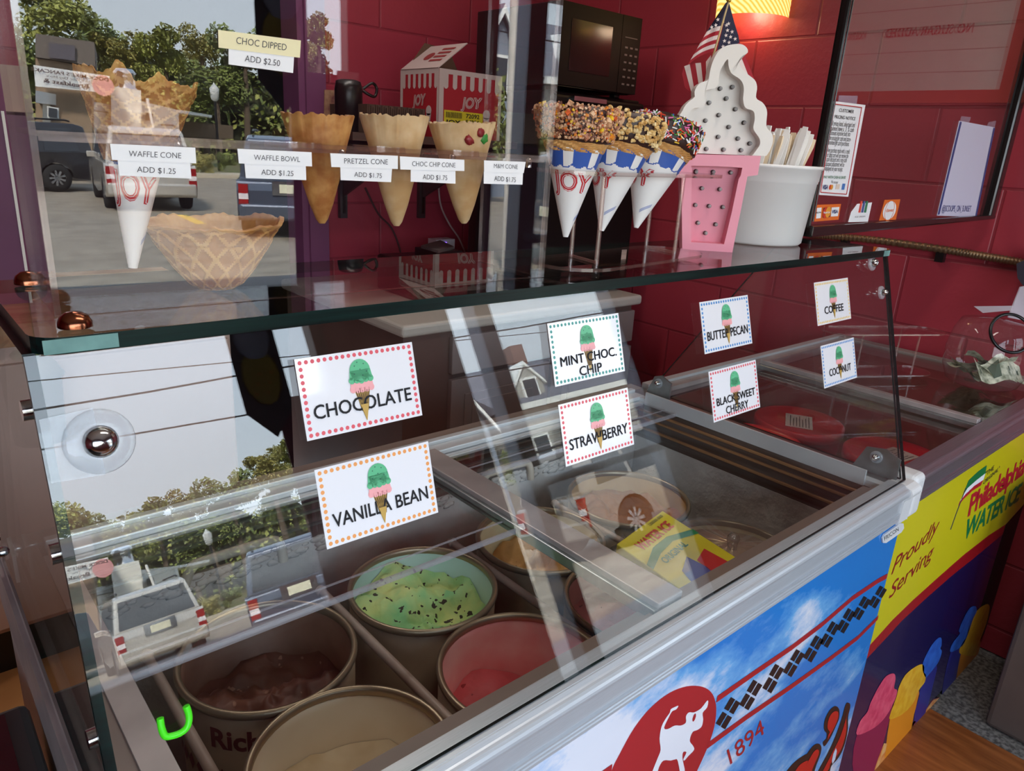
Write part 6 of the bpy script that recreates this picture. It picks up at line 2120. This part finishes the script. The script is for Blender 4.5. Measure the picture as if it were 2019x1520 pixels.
def joy_box(name, label, x0, x1, y0, y1, z0, z1, flap=True):
    t = thing(name, label, 'carton', ((x0 + x1) / 2, (y0 + y1) / 2, z0))
    m = MB()
    tk = .004
    m.box((x0, y0, z0), (x1, y0 + tk, z1), JR, [JR, JW, JR, JR, JR, JR]); m.box((x0, y1 - tk, z0), (x1, y1, z1), JR)
    m.box((x0, y0 + tk, z0), (x0 + tk, y1 - tk, z1), JR); m.box((x1 - tk, y0 + tk, z0), (x1, y1 - tk, z1), JR); m.box((x0 + tk, y0 + tk, z0), (x1 - tk, y1 - tk, z0 + tk), JR)
    m.obj('carton_wall', t)
    m = MB()
    F = lambda a, b, k=.0006: Vector((x0 + (x1 - x0) * a, y0 - k, z0 + (z1 - z0) * b))
    G = lambda a, b, k=.0006: Vector((x0 - k, y1 - (y1 - y0) * a, z0 + (z1 - z0) * b))
    for P in (F, G):
        m.poly([P(0, 0), P(.07, 0), P(.07, 1), P(0, 1)], JW); m.poly([P(.95, 0), P(1, 0), P(1, 1), P(.95, 1)], JW)
        m.poly([P(.07, .93), P(.95, .93), P(.95, 1), P(.07, 1)], JW)
        n_ = 13
        for i in range(n_):
            a0_, a1_ = .07 + .88 * i / n_, .07 + .88 * (i + 1) / n_
            if i % 2 == 0:
                pts = [P(a0_, .93), P(a1_, .93)] + [P(a1_ + (a0_ - a1_) * s / 6, .745 - .03 * sin(pi * s / 6)) for s in range(7)]
                m.poly(pts, JW)
        o, ux, uy = P(.34, .46, .001), P(.66, .46, .001) - P(.34, .46, .001), (P(.34, .62, .001) - P(.34, .46, .001))
        nn_ = (P(0, 0, .001) - P(0, 0, 0))
        for bo, mt_, kk in ((.05, JW, 0), (.012, JR, .4), (-.016, JW, .8)):
            m.text('JOY', mt_, o + nn_ * kk, ux + uy * .12, uy + ux * .06, bold=bo)
        cc = P(.76, .36, .001)
        e1, e2 = (P(1, 0) - P(0, 0)).normalized(), UP
        r_ = (z1 - z0) * .075
        m.disc(cc + e2 * r_ * .4, r_, e1, e2, JW, 18)
        m.poly([cc + e1 * r_ * .9 - e2 * r_ * .2, cc - e1 * r_ * .9 - e2 * r_ * .2, cc - e1 * r_ * .5 - e2 * r_ * 2.2, cc + e1 * r_ * .5 - e2 * r_ * 2.2], JW)
    m.obj('printed_stripes', t)
    m = MB()
    YL_ = mat('barcode_yellow', (216, 196, 40), .5)
    m.poly([F(.08, .14, .002), F(.70, .14, .002), F(.70, .40, .002), F(.08, .41, .002)], YL_)
    rnd_ = random.Random(2)
    a = .11
    while a < .36:
        w_ = rnd_.uniform(.004, .011)
        m.poly([F(a, .30, .003), F(a + w_, .30, .003), F(a + w_, .385, .003), F(a, .385, .003)], INK); a += w_ + rnd_.uniform(.005, .010)
    m.text('72092', INK, F(.42, .315, .003), F(.64, .315, .003) - F(.42, .315, .003), UP * (z1 - z0) * .065, bold=.02)
    m.text('54206', INK, F(.42, .225, .003), F(.64, .225, .003) - F(.42, .225, .003), UP * (z1 - z0) * .065, bold=.02)
    m.text('JOY', INK, F(.1, .20, .003), F(.34, .2, .003) - F(.1, .2, .003), UP * (z1 - z0) * .07, bold=.03)
    m.obj('barcode_label', t)
    if flap:
        m = MB()
        h = Vector((x0, 0, z1))
        ang = Vector((.80, 0, .60))
        L_ = (y1 - y0) * .55
        m.obox((x0, y0 + .005, z1), ang * .15, (0, y1 - y0 - .01, 0), (-.003, 0, .002), JW)
        nrm_ = Vector((-.60, 0, .80)) * .0045
        A_ = Vector((x0, y1, z1)) + nrm_
        dv = Vector((0, -1, 0)) * (y1 - y0)
        m.disc(A_ + ang * .075 + dv * .4, .024, (0, 1, 0), ang, mat('flap_print', (150, 60, 60), .6), 14)
        for k in range(4):
            m.obox(A_ + ang * (.04 + .024 * k) + dv * .54, dv * .3, ang * .012, nrm_ * .1, MATS['flap_print'])
        m.obj('open_flap', t)
        m = MB()
        m.prism([(x0 + .01, y1 - .01, z1 - .01), (x1 - .01, y1 - .01, z1 - .01), (x1 - .08, y1 - .02, z1 + .09), (x0 + .09, y1 - .02, z1 + .10)], (0, .004, 0), mat('kraft_inside', (96, 70, 54), .7)); m.obj('back_flap', t)
    return t


joy_box('cone_carton', 'red and white striped cone carton with open lid and yellow barcode on the wall shelf', bx0, bx1, BOXY, by1, bz0 + .001, bz1)
q0, q1 = py(724, 230, 2.2), py(838, 230, 2.2)
m = MB()
KR = mat('dark_kraft', (92, 68, 54), .7, c2=(64, 46, 38), vscale=60, stretch=(8, 8, .3))
zt2 = py(760, 208, 2.2).z
m.box((q0.x, 2.2, bz0 + .001), (q1.x, 2.45, zt2), KR)
for i in range(26):
    x = q0.x + .004 + (q1.x - .01 - q0.x) * i / 26
    m.box((x, 2.195, bz0 + .001), (x + .003, 2.2, zt2 - .004 * (i % 3)), KR)
tag(m.obj('sleeve_stack'), 'dark brown corrugated carton of cone sleeves left of the striped carton', 'carton')
bb_ = thing('black_bottle', 'black cylindrical bottle with a loop strap on the wall shelf behind the pretzel cone', 'bottle', (py(688, 250, 2.3).x, 2.3, bz0))
c = Vector((py(688, 250, 2.3).x, 2.3, bz0 + .001))
m = MB(); m.lathe([(0, 0), (.045, 0), (.045, .13), (.04, .155), (.025, .16), (0, .161)], c, BLACKP, 24); m.obj('bottle_body', bb_)
m = MB(); m.tube(smoothpath([c + Vector((.042, -.02, .135)), c + Vector((.07, -.03, .155)), c + Vector((.088, -.03, .14)), c + Vector((.08, -.03, .115)), c + Vector((.055, -.03, .12)), c + Vector((.042, -.02, .13))], 5), .005, BLACKP, 6); m.obj('loop_strap', bb_)
m = MB(); m.prism([py(*p, 2.6) for p in ((640, 177), (705, 180), (704, 250), (639, 246))], (0, .004, 0), mat('photo_card', (190, 150, 116), .5, c2=(110, 60, 60), vscale=22)); tag(m.obj('photo_card'), 'small warm toned photo card standing behind the black bottle', 'photo')
# black machine on the worktop with a pale gadget on top
kp = thing('counter_printer', 'low black machine with a square lid on the worktop behind the shelf', 'machine', (py(850, 520, 2.3).x, 2.3, .913))
c = py(862, 510, 2.25)
m = MB(); m.box((c.x - .16, 2.12, .913), (c.x + .2, 2.42, 1.045), BLACKP); m.obj('machine_body', kp, bevel=.01)
m = MB(); a_ = [py(*p, 2.2) for p in ((830, 490), (865, 478), (896, 490), (866, 499))]
m.prism([pz(*p, 1.075) for p in ((830, 489), (868, 478), (895, 491), (864, 499))], (0, 0, .01), mat('grey_lid', (98, 90, 90), .5)); m.box((c.x - .04, 2.2, 1.045), (c.x + .08, 2.34, 1.075), BLACKP); m.obj('square_lid', kp)
m = MB(); p = py(873, 480, 2.62); m.box((p.x - .05, 2.6, .913), (p.x + .05, 2.66, p.z + .02), mat('router_white', (206, 200, 210), .4)); m.box((p.x - .01, 2.598, p.z + .002), (p.x + .005, 2.6, p.z + .008), mat('violet_led', (120, 80, 255), .4, emit=(130, 90, 255), es=4)); tag(m.obj('router'), 'white router with a violet light behind the low black machine', 'router')
for lab, pts in (('thin dark cable hanging from the wall shelf down to the worktop', ((720, 370), (745, 420), (772, 450), (788, 490), (792, 520))), ('thin white cable curving down beside the tray of cones', ((864, 340), (868, 400), (885, 440), (905, 470), (918, 500)))):
    m = MB(); m.tube(smoothpath([py(*q, 2.68) for q in pts], 6), .004, mat('cable_' + lab[5:9], (70, 44, 50) if 'dark' in lab else (196, 170, 172), .5), 6); tag(m.obj('cable'), lab, 'cable')

# ------------------------------------------------------------------ left end: plum panel, cupboard, small black chest
PLUM = mat('plum_paint', (104, 58, 92), .45, vary=.05)
m = MB(); m.box((-.9, 2.3, .985), (.308, 2.32, 1.47), PLUM); m.box((.304, 2.297, .985), (.3105, 2.32, 1.47), WTRIM); tag(m.obj('plum_panel'), 'plum painted panel with white edge standing on the left cupboard', 'panel')
m = MB(); m.box((-.9, 2.34, 1.47), (.262, 2.36, 1.58), mat('beige_board', (196, 172, 160), .6)); m.box((-.9, 2.3, 1.462), (.262, 2.36, 1.47), MATS['beige_board']); tag(m.obj('beige_board'), 'pale beige board above the plum panel', 'board')
PKC = mat('pinkish_white_cupboard', (206, 178, 166), .42, vary=.04, vscale=2)
lc = thing('left_cupboard', 'pinkish white cupboard with dark hinges at the left edge', 'cupboard', (-.25, 2.4, 0))
m = MB(); m.box((-.9, 2.1, .14), (.76, BK - .01, .93), PKC); m.box((-.9, 2.13, 0), (.74, BK - .01, .14), BLACKP); m.obj('carcass', lc)
xs = py(22, 1000, 2.08).x
for x0, x1 in ((-.88, xs), (xs + .012, .75)):
    m = MB(); m.box((x0, 2.08, .16), (x1, 2.1, .88), PKC); m.obj('cupboard_door', lc, bevel=.003)
for u, v in ((10, 1082), (36, 1236)):
    p = py(u, v, 2.078); m = MB(); m.box((p.x - .012, 2.072, p.z - .035), (p.x + .012, 2.08, p.z + .035), mat('dark_hinge', (52, 40, 36), .4, .5)); m.obj('hinge', lc)
m = MB(); m.box((-.9, 2.06, .93), (.77, BK - .01, .985), mat('wooden_ledge', (150, 96, 64), .45, c2=(170, 130, 96), vscale=5, stretch=(1, 8, 8))); tag(m.obj('wooden_worktop'), 'brown wooden top on the left cupboard', 'worktop')
c = py(76, 800, 1.95)
gb = thing('grey_dispenser', 'grey bucket with a green knob hanging at the left cupboard', 'bucket', (c.x, 1.97, c.z - .1))
m = MB(); m.lathe([(0, -.1), (.055, -.1), (.062, .06), (.07, .065), (.05, .10), (.02, .115), (0, .117)], (c.x, 1.99, c.z), mat('bucket_grey', (110, 104, 98), .5), 24); m.obj('bucket_wall', gb)
m = MB(); m.ball((c.x - .01, 1.96, c.z + .125), .026, mat('knob_green', (96, 120, 84), .5), 12, (1.2, 1, .6)); m.obj('knob', gb)
m = MB(); m.tube(smoothpath([(c.x - .05, 1.97, c.z + .06), (c.x - .08, 2.0, c.z + .1), (c.x - .02, 2.07, c.z + .14), (c.x, 2.078, c.z + .13)], 6), .004, BLACKP, 6); m.obj('hook', gb)
for k, (q, lab) in enumerate((((( -12, 76), (14, 82), (20, 155), (-8, 150)), 'small busy poster high on the back wall at the left edge'), (((24, 318), (58, 320), (64, 386), (30, 386)), 'small cartoonish red and white poster low on the back wall at the left'))):
    m = MB(); m.prism([py(*p, BK - .004) for p in q], (0, .003, 0), mat('poster_mix_%d' % k, (206, 170, 166), .5, c2=(84, 60, 74), vscale=38, contrast=.6)); tag(m.obj('small_poster'), lab, 'poster')
bcst = thing('black_chest', 'low dark glossy chest in the bottom left corner', 'chest', (-.4, .6, 0))
cx1 = pz(50, 1370, .78).x
m = MB(); m.box((-.9, .2, .05), (cx1, .92, .78), mat('dark_grey_casing', (58, 56, 56), .4)); m.box((-.85, .25, 0), (cx1 - .05, .87, .05), BLACKP); m.obj('chest_body', bcst, bevel=.01)
m = MB(); m.box((-.88, .22, .781), (cx1 - .025, .90, .786), mat('black_glass_top', (20, 22, 24), .05, spec=.8)); m.obj('glass_top', bcst)

# grey-brown bin by the entrance, right edge
bn = thing('grey_bin', 'tall grey brown box at the bottom right by the entrance', 'bin', (2.34, .1, 0))
zt3 = px(2000, 1015, 2.14).z
m = MB(); m.box((2.14, -.15, .0), (2.5, .325, .66), mat('grey_brown_plastic', (98, 86, 80), .5, vary=.08)); m.obj('bin_body', bn, bevel=.012)
m = MB(); m.box((2.13, -.16, .662), (2.51, .335, .70), mat('bin_lid_brown', (84, 74, 70), .5)); m.obj('lid', bn, bevel=.01)
